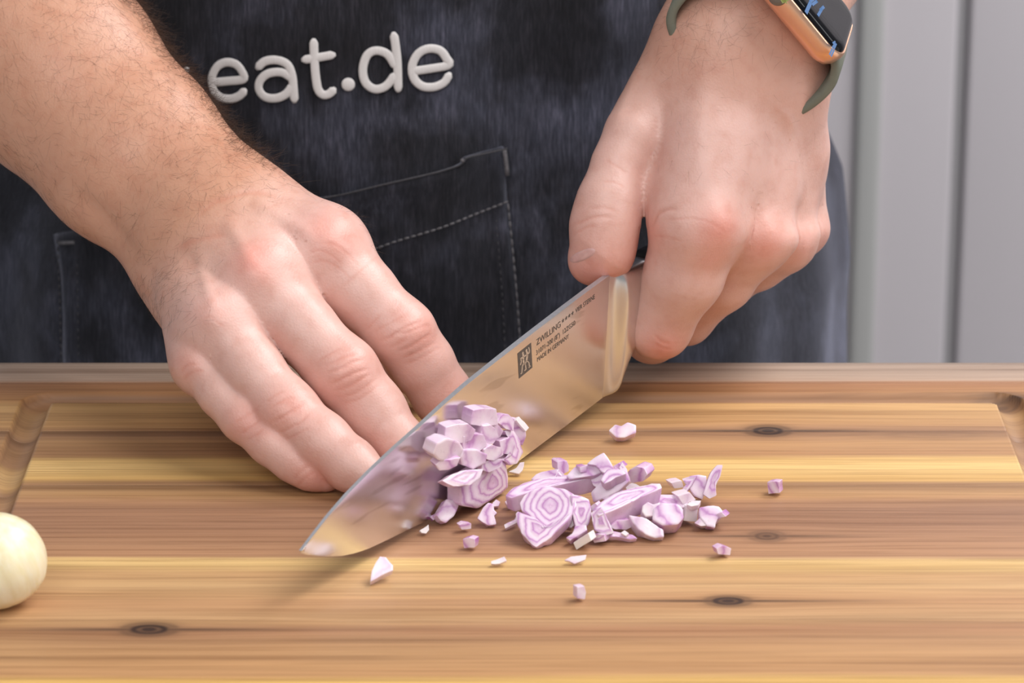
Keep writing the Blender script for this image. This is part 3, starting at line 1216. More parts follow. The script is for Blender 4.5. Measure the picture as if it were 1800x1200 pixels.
TIP = on_blade(532, 972)
HEEL = on_blade(1072, 694)
hd = HEEL - TIP
KL = np.linalg.norm(hd)
e1 = hd / KL
e2 = np.cross(NB_, e1)
if e2[2] < 0:
    e2 = -e2
def kloc(u, v, off=0.0):
    q = on_blade(u, v, off) - TIP
    return q.dot(e1), q.dot(e2)


if DEBUG:
    print('KNIFE len', KL, 'e1', e1, 'n', NB_, 'tip', TIP, 'heel', HEEL)
    for nm, L in (('idx', A_INDEX), ('mid', A_MIDDLE), ('ring', A_RING), ('pin', A_PINKY), ('thB', B_THUMB), ('inB', B_INDEX)):
        print(nm, [(round(float((p - TIP).dot(NB_) * 1000), 1), round(float(r * 1000), 1), round(float(p[2] * 1000), 1)) for p, r in L])
knife = empty('chef_knife')
# right-handed local frame: X tip to handle, Y away from the near face, Z spine
KR = Matrix(((e1[0], -NB_[0] * 1.0, e2[0], TIP[0]), (e1[1], -NB_[1], e2[1], TIP[1]), (e1[2], -NB_[2], e2[2], TIP[2]), (0, 0, 0, 1)))
knife.matrix_world = KR
tag(knife, 'steel chef knife with etched lettering, gripped by the hand below the watch', 'knife')

SPINE = [(532, 971), (552, 944), (580, 908), (614, 869), (656, 826), (700, 785), (740, 750), (780, 713), (822, 676), (880, 630), (940, 583), (1000, 537), (1040, 507), (1072, 484)]
EDGE = [(532, 972), (545, 976), (561, 978), (584, 979), (607, 978), (630, 973), (654, 965), (690, 948), (724, 931), (766, 911), (808, 889), (860, 852), (927, 804), (1000, 749), (1072, 694)]
sp_ = np.array([kloc(*p) for p in SPINE])
ed_ = np.array([kloc(*p) for p in EDGE])
BX = min(sp_[-1, 0], ed_[-1, 0])
BX1 = ed_[-1, 0]
steel = NT('blade_steel')
br = steel.noise(steel.vec((12.0, 60, 900.0)), 1.0, 3, 0.6)
sm_ = steel.math('MULTIPLY', steel.noise(steel.vec((45.0, 60, 330.0)), 1.0, 1, 0.5), steel.math('ADD', steel.noise(steel.vec((1, 1, 1)), 26.0, 1), 0.5))
drp = steel.noise(steel.vec((1, 1, 1)), 130.0, 3, 0.6)
stain = steel.ramp(sm_, [(0.66, (1, 1, 1)), (0.74, (0.78, 0.76, 0.74))])
steel.set('Base Color', steel.mix(0.8, (0.86, 0.85, 0.84, 1), stain, 'MULTIPLY'))
steel.set('Metallic', 1.0)
steel.set('Roughness', steel.math('ADD', steel.math('MULTIPLY', drp, 0.10), 0.17))
steel.set('Anisotropic', 0.35)
polish = NT('polished_steel')
polish.set('Base Color', (0.76, 0.74, 0.72, 1))
polish.set('Metallic', 1.0)
polish.set('Roughness', polish.math('ADD', polish.math('MULTIPLY', polish.noise(polish.vec((1, 1, 1)), 40.0, 1), 0.06), 0.21))
black_grip = simple_mat('black_grip', lin(26, 26, 28), 0.45, 0, 0.1, 300.0, 0.05)

xs = np.concatenate([np.linspace(0, 0.03, 22)[:-1] ** 1.0, np.linspace(0.03, BX, 60)])
xs[0] = 0.0006
zt = np.interp(xs, sp_[:, 0], sp_[:, 1])
order = np.argsort(ed_[:, 0])
zb = np.interp(xs, ed_[order, 0], ed_[order, 1])
zb = np.minimum(zb, zt - 0.0001)
rows = [0.0, 0.02, 0.15, 0.35, 0.6, 0.85, 0.955, 1.0]


def half_th(x, t):
    th = 0.00125 * (0.45 + 0.55 * min(1, x / 0.14))
    k = (1 - t)
    if t > 0.95:
        return 0.00003 + 0.00022 * (1 - t) / 0.05 * 0.5
    if t == 0.0:
        return th * 0.93
    return th * (0.12 + 0.88 * k ** 0.85)


vs, fs = [], []
m = len(rows)
for side in (-1, 1):
    for i, x in enumerate(xs):
        for t in rows:
            vs.append((x, side * half_th(x, t) + 0.00125, zt[i] + (zb[i] - zt[i]) * t))
n = len(xs)
for s in range(2):
    for i in range(n - 1):
        for j in range(m - 1):
            a = s * n * m + i * m + j
            q = (a, a + m, a + m + 1, a + 1)
            fs.append(q if s == 0 else q[::-1])
for i in range(n - 1):
    a, b_ = i * m, n * m + i * m
    fs.append((a, b_, b_ + m, a + m))
    a, b_ = i * m + m - 1, n * m + i * m + m - 1
    fs.append((a, a + m, b_ + m, b_))
fs.append([j for j in range(m)] + [n * m + j for j in range(m - 1, -1, -1)])
e_ = (n - 1) * m
fs.append([e_ + j for j in range(m - 1, -1, -1)] + [n * m + e_ + j for j in range(m)])
bm = bmesh.new()
bv_ = [bm.verts.new(v) for v in vs]
for f in fs:
    try:
        bm.faces.new([bv_[k] for k in f])
    except ValueError:
        pass
bmesh.ops.recalc_face_normals(bm, faces=bm.faces[:])
for f in bm.faces:
    f.smooth = True
for e in bm.edges:
    if len(e.link_faces) == 2 and e.calc_face_angle(0) > 0.5:
        e.smooth = False
blade = bm_obj('blade', bm, steel.m, knife, False, False)
brushed = simple_mat('brushed_spine', (0.62, 0.62, 0.65, 1), 0.55, 1.0, 0.05, 700.0)
blade.data.materials.append(brushed)
for p in blade.data.polygons:
    if p.normal.z > 0.6:
        p.material_index = 1
blade.data.polygons.foreach_set('use_smooth', np.ones(len(blade.data.polygons), bool))

# bolster: rounded sections swelling from the blade to the grip
ZT, ZB0 = zt[-1], zb[-1]
SLOPE = (sp_[-1, 1] - sp_[-4, 1]) / (sp_[-1, 0] - sp_[-4, 0])


def section(x, top, bot, w, n=28, p=0.5, yc=0.00125, wb=None):
    out = []
    for k in range(n):
        th = 2 * math.pi * k / n
        c, s = math.cos(th), math.sin(th)
        z = (top + bot) / 2 + (top - bot) / 2 * math.copysign(abs(s) ** p, s)
        f = (z - bot) / (top - bot)
        ww = w if wb is None else wb + (w - wb) * f
        out.append((x, yc + ww / 2 * math.copysign(abs(c) ** p, c), z))
    return out


def loft(name, secs, mat, par, sub=1):
    bm = bmesh.new()
    R_ = [[bm.verts.new(v) for v in s] for s in secs]
    k = len(R_[0])
    for a, b in zip(R_[:-1], R_[1:]):
        for j in range(k):
            bm.faces.new((a[j], a[(j + 1) % k], b[(j + 1) % k], b[j]))
    bm.faces.new(R_[0][::-1])
    bm.faces.new(R_[-1])
    o = bm_obj(name, bm, mat, par, True)
    if sub:
        md = o.modifiers.new('s', 'SUBSURF')
        md.levels = md.render_levels = sub
    return o


HT = ZT - ZB0
secs = []
for dx, w, wb, drop, pw in ((-0.0012, 0.0012, 0.0002, 0.0, 0.5), (0.0002, 0.0024, 0.0004, 0.0, 0.4), (0.0018, 0.0034, 0.0013, 0.0, 0.36), (0.0040, 0.0052, 0.0030, 0.0, 0.38), (0.0062, 0.0100, 0.0072, 0.0003, 0.40),
                            (0.0075, 0.0118, 0.0088, 0.0012, 0.42), (0.0082, 0.0124, 0.0092, 0.0025, 0.45), (0.0110, 0.0150, 0.0110, 0.0085, 0.5), (0.0150, 0.0166, 0.0130, 0.0145, 0.52), (0.021, 0.0172, 0.0145, 0.0185, 0.55), (0.028, 0.0170, 0.0155, 0.0205, 0.58)):
    secs.append(section(BX + dx, ZT + max(0, dx) * SLOPE * 0.6, ZB0 + drop, w, 28, pw, 0.00125, wb))
loft('bolster', secs, polish.m, knife)
secs = []
for dx, h, w, dz in ((0.0275, 0.0205, 0.0160, 0), (0.032, 0.0215, 0.0164, 0), (0.050, 0.0225, 0.0175, 0.0), (0.075, 0.0235, 0.0185, 0.0), (0.100, 0.0240, 0.0182, -0.0005), (0.125, 0.0250, 0.018, -0.002), (0.138, 0.0262, 0.0178, -0.0035), (0.144, 0.0240, 0.016, -0.0045), (0.1465, 0.018, 0.011, -0.0065)):
    tp = ZT + 0.028 * SLOPE * 0.6 + dz
    secs.append(section(BX + dx, tp, tp - h, w, 24, 0.62))
loft('handle', secs, black_grip, knife)

# etched lettering and emblem on the near face
etch = simple_mat('etched_grey', lin(84, 76, 70), 0.5, 0.0, 0.15, 900.0)
etch_light = simple_mat('etched_light', lin(196, 178, 158), 0.4, 0.3, 0.05, 900.0)


def face_y(u, v, lift):
    x, z = kloc(u, v)
    t = (np.interp(x, xs, zt) - z) / max(1e-6, np.interp(x, xs, zt) - np.interp(x, xs, zb))
    return -half_th(x, min(max(t, 0.01), 0.94)) + 0.00125 - lift


def etched_text(txt, start, end, height, name):
    cu = bpy.data.curves.new('t', 'FONT')
    cu.body = txt
    cu.size = 1.0
    o = bpy.data.objects.new('t', cu)
    COL.objects.link(o)
    dg = bpy.context.evaluated_depsgraph_get()
    me = bpy.data.meshes.new_from_object(o.evaluated_get(dg))
    bpy.data.objects.remove(o)
    co = np.array([v.co[:] for v in me.vertices])
    w = co[:, 0].max()
    a = np.array(kloc(*start))
    b = np.array(kloc(*end))
    dx = b - a
    up = np.array((-dx[1], dx[0]))
    up /= np.linalg.norm(up)
    P = []
    mu, mv = (start[0] + end[0]) / 2, (start[1] + end[1]) / 2
    y0, y1 = face_y(*start, 0.00006), face_y(*end, 0.00006)
    for c in co:
        q = a + dx * (c[0] / w) + up * (c[1] / 0.73 * height)
        t = (np.interp(q[0], xs, zt) - q[1]) / (np.interp(q[0], xs, zt) - np.interp(q[0], xs, zb))
        P.append((q[0], 0.00125 - half_th(q[0], min(max(t, 0.03), 0.9)) - 0.00007, q[1]))
    me.vertices.foreach_set('co', np.array(P, np.float32).ravel())
    me.name = name
    me.update()
    return link_mesh(name, me, etch, blade)


def flat_poly(name, polys, lift, mat, par):
    vs, fs = [], []
    for poly in polys:
        b0 = len(vs)
        for (u, v) in poly:
            x, z = kloc(u, v)
            vs.append((x, face_y(u, v, lift), z))
        fs.append(tuple(range(b0, b0 + len(poly))))
    return mesh_obj(name, vs, fs, mat, par)


etched_text('ZWILLING', (943.5, 607.5), (986, 574), 0.00245, 'lettering')
etched_text('VIER STERNE', (1012, 550.5), (1046, 524.5), 0.0019, 'lettering')
etched_text('31071-200 (8")  12ZG50', (943, 625), (1012, 570.5), 0.0019, 'lettering')
etched_text('MADE IN GERMANY', (945, 636.5), (1001, 594), 0.0018, 'lettering')
for k in range(4):
    cu_, cv_ = 990.0 + 5.6 * k, 563.5 - 4.35 * k
    pts = []
    for i in range(10):
        r = 4.3 if i % 2 == 0 else 1.75
        a = math.pi / 2 + i * math.pi / 5
        pts.append((cu_ + r * 0.62 * math.cos(a), cv_ - r * math.sin(a) - 0.78 * r * 0.62 * math.cos(a)))
    vs_ = [(cu_, cv_)] + pts
    flat_poly('star', [(vs_[0], vs_[1 + i], vs_[1 + (i + 1) % 10]) for i in range(10)], 0.00007, etch, blade)


def q6(x, y):
    return (900 + x / 11.25, 590 + y / 11.25)


emb = flat_poly('emblem', [[q6(110, 350), q6(380, 135), q6(415, 630), q6(150, 850)]], 0.00006, etch, blade)


def stroke(pts, w):
    P = [np.array(p, float) for p in pts]
    polys = []
    for a, b in zip(P[:-1], P[1:]):
        d = b - a
        L = np.hypot(*d)
        nrm = np.array((-d[1], d[0])) / L * w / 2
        e = d / L * w * 0.3
        polys.append([q6(*(a - e + nrm)), q6(*(b + e + nrm)), q6(*(b + e - nrm)), q6(*(a - e - nrm))])
    return polys


FIG = []
for hx, hy in ((214, 342), (285, 288)):
    FIG.append([q6(hx + 17 * math.cos(a), hy + 26 * math.sin(a) - 12 * math.cos(a)) for a in np.linspace(0, 6.283, 11)[:-1]])
for pts, w in (([(172, 452), (230, 415), (290, 378), (342, 330)], 26), ([(175, 452), (188, 512), (172, 572)], 20), ([(342, 335), (345, 280), (330, 232)], 20), ([(222, 365), (228, 470), (238, 545)], 34), ([(296, 315), (304, 400), (290, 490)], 34),
               ([(236, 540), (208, 610), (202, 735), (184, 752)], 20), ([(240, 545), (272, 580), (284, 660), (258, 690)], 20), ([(290, 488), (340, 530), (352, 608), (372, 600)], 20), ([(290, 488), (270, 545), (250, 560)], 20), ([(350, 608), (346, 632)], 18)):
    FIG += stroke(pts, w)
flat_poly('emblem_figures', FIG, 0.00010, etch_light, blade)
# ------------------------------------------------------------------ wristwatch
right = np.array((1.0, 0, 0))
down = np.array((0, -sn, -cs))
fwd = np.array((0, cs, -sn))


def cam_dir(x, y, z):
    v = right * x + down * y + fwd * z
    return v / np.linalg.norm(v)


WX = cam_dir(0.637, 0.724, 0.262)
WY = cam_dir(0.21, -0.49, 0.84)
WY = WY - WX * WX.dot(WY)
WY /= np.linalg.norm(WY)
WZ = np.cross(WX, WY)
if WZ.dot(W(1415, 0, 1.29) - CAM) > 0:
    WZ = -WZ
WC = W(1417, 2, 1.283)
WYf = np.cross(WZ, WX)           # right-handed
watch = empty('wristwatch')
watch.matrix_world = Matrix(((WX[0], WYf[0], WZ[0], WC[0]), (WX[1], WYf[1], WZ[1], WC[1]), (WX[2], WYf[2], WZ[2], WC[2]), (0, 0, 0, 1)))
tag(watch, 'smart wristwatch with gold case and grey green strap on the wrist above the knife', 'watch')
YS = 1.0 if WYf.dot(WY) > 0 else -1.0     # +1 if local y runs towards the elbow


def rrect(hx, hy, r, n=8):
    out = []
    for cx, cy, a0 in ((hx - r, hy - r, 0), (-hx + r, hy - r, 90), (-hx + r, -hy + r, 180), (hx - r, -hy + r, 270)):
        for k in range(n + 1):
            a = math.radians(a0 + 90 * k / n)
            out.append((cx + r * math.cos(a), cy + r * math.sin(a)))
    return out


def shell(name, prof, mat, cap0=True, cap1=True):
    """prof: (inset, z) rings over the watch outline"""
    bm = bmesh.new()
    rings = []
    for ins, z in prof:
        rings.append([bm.verts.new((x, y, z)) for x, y in rrect(0.0220 - ins, 0.0190 - ins, max(0.0012, 0.0092 - ins))])
    k = len(rings[0])
    for a, b in zip(rings[:-1], rings[1:]):
        for j in range(k):
            bm.faces.new((a[j], a[(j + 1) % k], b[(j + 1) % k], b[j]))
    if cap0:
        bm.faces.new(rings[0][::-1])
    if cap1:
        bm.faces.new(rings[-1])
    return bm_obj(name, bm, mat, watch, True)


gold = NT('gold_aluminium')
gold.set('Base Color', lin(232, 186, 156))
gold.set('Metallic', 1.0)
gold.set('Roughness', gold.math('ADD', gold.math('MULTIPLY', gold.noise(gold.vec(), 900.0), 0.06), 0.32))
glass = NT('black_glass')
glass.set('Base Color', glass.ramp(glass.noise(glass.vec(), 150.0), [(0.3, lin(14, 14, 16)), (0.7, lin(20, 20, 23))]))
glass.set('Roughness', 0.06)
glass.set('Specular IOR Level', 0.16)
rubber = simple_mat('strap_rubber', lin(112, 116, 104), 0.6, 0, 0.06, 300.0)
dark_metal = simple_mat('grey_metal', lin(120, 122, 120), 0.35, 0.8, 0.05, 300.0)
shell('case', [(0.0052, -0.0060), (0.0030, -0.0058), (0.0012, -0.0046), (0.0003, -0.0028), (0.0, -0.0008), (0.0, 0.0014), (0.0004, 0.0028), (0.0009, 0.0034), (0.0013, 0.0034), (0.0015, 0.0026)], gold.m, True, True)
shell('screen', [(0.0014, 0.0024), (0.0014, 0.0030), (0.0017, 0.0037), (0.0023, 0.0044), (0.0031, 0.0049), (0.0041, 0.00525), (0.0054, 0.0054), (0.009, 0.00545), (0.014, 0.00545)], glass.m, True, True)
# crown on the side towards the hand
bm = bmesh.new()
prof = [(0.0, 0.0), (0.0034, 0.0), (0.0034, 0.0012), (0.0029, 0.0017), (0.0016, 0.0018), (0.0, 0.0018)]
rings = []
yb = -YS * 0.0188
for r, h in prof:
    rings.append([bm.verts.new((-0.0125 + r * math.cos(a), yb - YS * h, 0.0004 + r * math.sin(a))) for a in np.linspace(0, 2 * math.pi, 25)[:-1]])
for a, b in zip(rings[:-1], rings[1:]):
    for j in range(24):
        bm.faces.new((a[j], a[(j + 1) % 24], b[(j + 1) % 24], b[j]))
bmesh.ops.remove_doubles(bm, verts=bm.verts[:], dist=1e-6)
bm_obj('crown', bm, dark_metal, watch, True)
# lit marks on the screen
blue = NT('screen_blue')
blue.set('Base Color', lin(20, 40, 70))
blue.set('Emission Color', lin(92, 150, 214))
blue.set('Emission Strength', 0.55)
lime = NT('screen_green')
lime.set('Base Color', lin(50, 60, 10))
lime.set('Emission Color', lin(150, 150, 40))
lime.set('Emission Strength', 0.5)


def wloc(u, v):
    o = CAM
    r = W(u, v, 1.0) - o
    p0 = WC + WZ * 0.0055
    t = (p0 - o).dot(WZ) / r.dot(WZ)
    q = o + r * t - WC
    return q.dot(WX), q.dot(WYf)


def mark(strokes, w, mat):
    bm = bmesh.new()
    for a, b in strokes:
        pa, pb = np.array(wloc(*a)), np.array(wloc(*b))
        d = pb - pa
        d /= np.linalg.norm(d) + 1e-9
        n = np.array((-d[1], d[0])) * w / 2
        pa, pb = pa - d * w * 0.3, pb + d * w * 0.3
        bm.faces.new([bm.verts.new((*q, 0.00552)) for q in (pa + n, pb + n, pb - n, pa - n)])
    return bm_obj('screen_mark', bm, mat, watch)


mark([((1417, 22), (1425, 4))], 0.0016, blue.m)
mark([((1424, 3), (1430, -2)), ((1428, 8), (1436, 2)), ((1436, 3), (1432, -4))], 0.0012, blue.m)
mark([((1438, 27), (1445, 15)), ((1442, 18), (1448, 12))], 0.0012, blue.m)
mark([((1458, 96), (1463, 86)), ((1461, 99), (1466, 88)), ((1463, 84), (1468, 76)), ((1466, 86), (1470, 77)), ((1464, 76), (1468, 73))], 0.0007, blue.m)
mark([((1374, 2), (1383, -2)), ((1376, 0), (1381, 3))], 0.0018, lime.m)
# strap: a loop round the wrist
bm = bmesh.new()
path = []
path = [(0.0195, -0.0014), (0.0240, -0.0034), (0.0285, -0.0090), (0.0305, -0.0180), (0.0300, -0.0280), (0.0260, -0.0390), (0.0150, -0.0450), (0.0, -0.0470),
        (-0.0150, -0.0455), (-0.0260, -0.0410), (-0.0305, -0.0300), (-0.0305, -0.0180), (-0.0285, -0.0090), (-0.0240, -0.0034), (-0.0195, -0.0014)]
Pp = catmull([np.array((x, z)) for x, z in path], 6)
rings = []
for i, p in enumerate(Pp):
    d = Pp[min(i + 1, len(Pp) - 1)] - Pp[max(i - 1, 0)]
    d /= np.linalg.norm(d) + 1e-9
    nn = np.array((d[1], -d[0]))
    w = 0.0108
    th = 0.0017
    ring = []
    for (a, b) in ((-w, -th * 0.4), (-w + 0.0006, -th), (0, -th * 1.05), (w - 0.0006, -th), (w, -th * 0.4), (w, th * 0.4), (w - 0.0006, th), (0, th * 1.05), (-w + 0.0006, th), (-w, th * 0.4)):
        ring.append(bm.verts.new((p[0] + nn[0] * b, a, p[1] + nn[1] * b)))
    rings.append(ring)
for a, b in zip(rings[:-1], rings[1:]):
    for j in range(10):
        bm.faces.new((a[j], a[(j + 1) % 10], b[(j + 1) % 10], b[j]))
bm.faces.new(rings[0][::-1])
bm.faces.new(rings[-1])
bm_obj('strap', bm, rubber, watch, True)
# ------------------------------------------------------------------ shallot pieces and the peeled onion
flesh = NT('shallot_flesh')
at_ = flesh.n('ShaderNodeAttribute', attribute_name='layer')
sepc = flesh.n('ShaderNodeSeparateColor', i_0=at_.outputs['Color'])
fv = flesh.vec()
fn = flesh.noise(fv, 420.0, 4, 0.6)
fn2 = flesh.noise(fv, 90.0, 3, 0.5)
ringv = flesh.math('ADD', flesh.math('MULTIPLY_ADD', flesh.math('SUBTRACT', fn2, 0.5), 0.9, sepc.outputs[0]), flesh.math('MULTIPLY', flesh.math('SUBTRACT', fn, 0.5), 0.34))
wavev = flesh.math('MULTIPLY_ADD', flesh.math('SINE', flesh.math('MULTIPLY', ringv, 6.2832)), 0.5, 0.5)
ringcol = flesh.ramp(wavev, [(0.0, lin(234, 216, 229)), (0.55, lin(225, 199, 219)), (0.86, lin(214, 180, 209)), (0.97, lin(200, 156, 197)), (1.0, lin(190, 140, 187))])
sidecol = flesh.ramp(flesh.math('ADD', sepc.outputs[0], flesh.math('MULTIPLY', flesh.math('SUBTRACT', fn, 0.5), 0.5)),
                     [(0.0, lin(230, 206, 222)), (0.4, lin(220, 188, 212)), (0.75, lin(205, 160, 199)), (1.0, lin(172, 108, 168))])
cf = flesh.mix(sepc.outputs[1], ringcol, sidecol)
cf = flesh.mix(flesh.math('MULTIPLY', sepc.outputs[2], 0.88), cf, lin(240, 234, 228))
tint = flesh.ramp(fn2, [(0.3, (0.90, 0.84, 0.90)), (0.55, (1, 1, 1)), (0.8, (1.05, 1.03, 0.98))])
cf = flesh.mix(0.8, cf, tint, 'MULTIPLY')
flesh.set('Base Color', cf)
flesh.set('Roughness', flesh.math('ADD', flesh.math('MULTIPLY', fn, 0.25), 0.18))
flesh.set('Specular IOR Level', 0.5)
flesh.set('Subsurface Weight', 0.28)
flesh.set('Subsurface Radius', (1.0, 0.7, 0.9))
flesh.set('Subsurface Scale', 0.0022)
flesh.set('Normal', flesh.bump(fn, 0.12, 0.0004))

LAYER_N = [0]


def ray_plane(u, v, p0, n):
    r = W(u, v, 1.0) - CAM
    return CAM + r * ((p0 - CAM).dot(n) / r.dot(n))


def piece(name, px, p0, n, thick, rings=3.0, pale=0.0, side=0.6, ctr=None, soft=3, relief_=0.00016, taper=0.96, grow=1.0, lin_=None, cr=None):
    """a cut piece: its seen face lies on the plane (p0, n) and it is thick metres deep behind that face"""
    n = np.asarray(n, float)
    n /= np.linalg.norm(n)
    px = np.array(px, float)
    px = px.mean(0) + (px - px.mean(0)) * grow
    small = len(px) <= 6
    if cr is None:
        cr = 0.05 if len(px) <= 7 else 0.14
    if lin_ is None:
        lin_ = not any(w in name for w in ('slice', 'crescent', 'block', 'strip'))
    if lin_:
        relief_ = 0.00004
    P2 = [np.array(p, float) for p in px]
    if soft > 1:      # keep corners fairly crisp
        L = np.array(px, float)
        m = len(L)
        P2 = []
        for i in range(m):
            a, b, c = L[i - 1], L[i], L[(i + 1) % m]
            P2 += [b + (a - b) * cr, b + (a - b) * cr * .22 + (c - b) * cr * .22, b + (c - b) * cr]
            if np.hypot(*(c - b)) > 14:
                P2.append((b + c) / 2 + RNG.normal(size=2) * 0.5)
    top = np.array([ray_plane(u, v, p0, n) for u, v in P2])
    c0 = top.mean(0) if ctr is None else ray_plane(*ctr, p0, n)
    rad = np.linalg.norm(top - c0, axis=1)
    m = len(top)
    vs, fs, lay = [], [], []
    ks = [1.0, 0.972, 0.8, 0.66, 0.52, 0.38, 0.24, 0.12]
    rnd = RNG.random()
    t_ax = top[RNG.integers(m)] - c0
    t_ax /= np.linalg.norm(t_ax) + 1e-9
    ext = np.abs((top - c0) @ t_ax).max() + 1e-9
    b_ax = np.cross(n, t_ax)
    bow = 0.5 + RNG.random()

    def ringval(q, k):
        if not lin_:
            a_ = math.atan2((q - c0) @ b_ax, (q - c0) @ t_ax)
            return k * rings * (1.0 + 0.16 * math.sin(2 * a_ + rnd * 9) + 0.10 * math.sin(3 * a_ + rnd * 23)) + rnd
        a_ = (q - c0) @ t_ax / ext
        c_ = (q - c0) @ b_ax / ext
        return (a_ + 0.35 * bow * c_ * c_) * rings * 0.55 + rnd
    for li, k in enumerate(ks):
        for i in range(m):
            q = c0 + (top[i] - c0) * k
            rv = ringval(q, k)
            w = math.sin(2 * math.pi * rv)
            h = (0.0 if li == 0 else relief_ * w) - (thick * 0.035 if li == 0 else 0)
            vs.append(q + n * h)
            lay.append((rv, 0.8 * max(0.0, (0.40 - k) / 0.40) if not lin_ else 0.0, pale))
    tip_i = len(vs)
    vs.append(c0)
    lay.append((ringval(c0, 0), 0.8 if not lin_ else 0.0, pale))
    for li in range(len(ks) - 1):
        for i in range(m):
            a, b = li * m + i, li * m + (i + 1) % m
            fs.append((a, b, b + m, a + m))
    e = (len(ks) - 1) * m
    for i in range(m):
        fs.append((e + i, e + (i + 1) % m, tip_i))
    # sides and underside, own vertices so that the cut edge stays crisp
    sb = len(vs)
    depths = [0.035, 0.12, 0.5, 0.88, 1.0]
    for dk, shr in zip(depths, (1.0, 1.005, 1.0 - (1 - taper) * 0.4, taper, taper * 0.95)):
        for i in range(m):
            q = c0 + (top[i] - c0) * shr - n * thick * dk
            vs.append(q)
            lay.append((side * (0.62 + 0.38 * math.sin(i * 1.1 + rnd * 6)) + 0.2 * (dk - 0.5), 1.0, pale))
    for li in range(len(depths) - 1):
        for i in range(m):
            a, b = sb + li * m + i, sb + li * m + (i + 1) % m
            fs.append((a, a + m, b + m, b))
    e = sb + (len(depths) - 1) * m
    fs.append(tuple(e + i for i in range(m)))
    vs = np.array(vs)
    low = vs[:, 2].min()
    if low < 0.0001:
        vs[:, 2] += 0.0001 - low if low > -0.002 else 0
        vs[:, 2] = np.maximum(vs[:, 2], 0.0001)
    org = vs.mean(0)
    o = mesh_obj(name, vs - org, fs, flesh.m, None, True)
    bm = bmesh.new()
    bm.from_mesh(o.data)
    bmesh.ops.recalc_face_normals(bm, faces=bm.faces[:])
    bm.to_mesh(o.data)
    bm.free()
    o.data.polygons.foreach_set('use_smooth', np.array([len(px) > 6 and f[0] < sb for f in fs], bool) if 'cube' not in name else np.zeros(len(fs), bool))
    cl = o.data.color_attributes.new('layer', 'FLOAT_COLOR', 'POINT')
    cl.data.foreach_set('color', np.array([(a, b, c, 1) for a, b, c in lay], np.float32).ravel())
    o.location = org
    return o


UP = (0, -0.05, 1)
LEAN = (0.0, -0.62, 0.78)
FACE = (0.0, -0.92, 0.40)
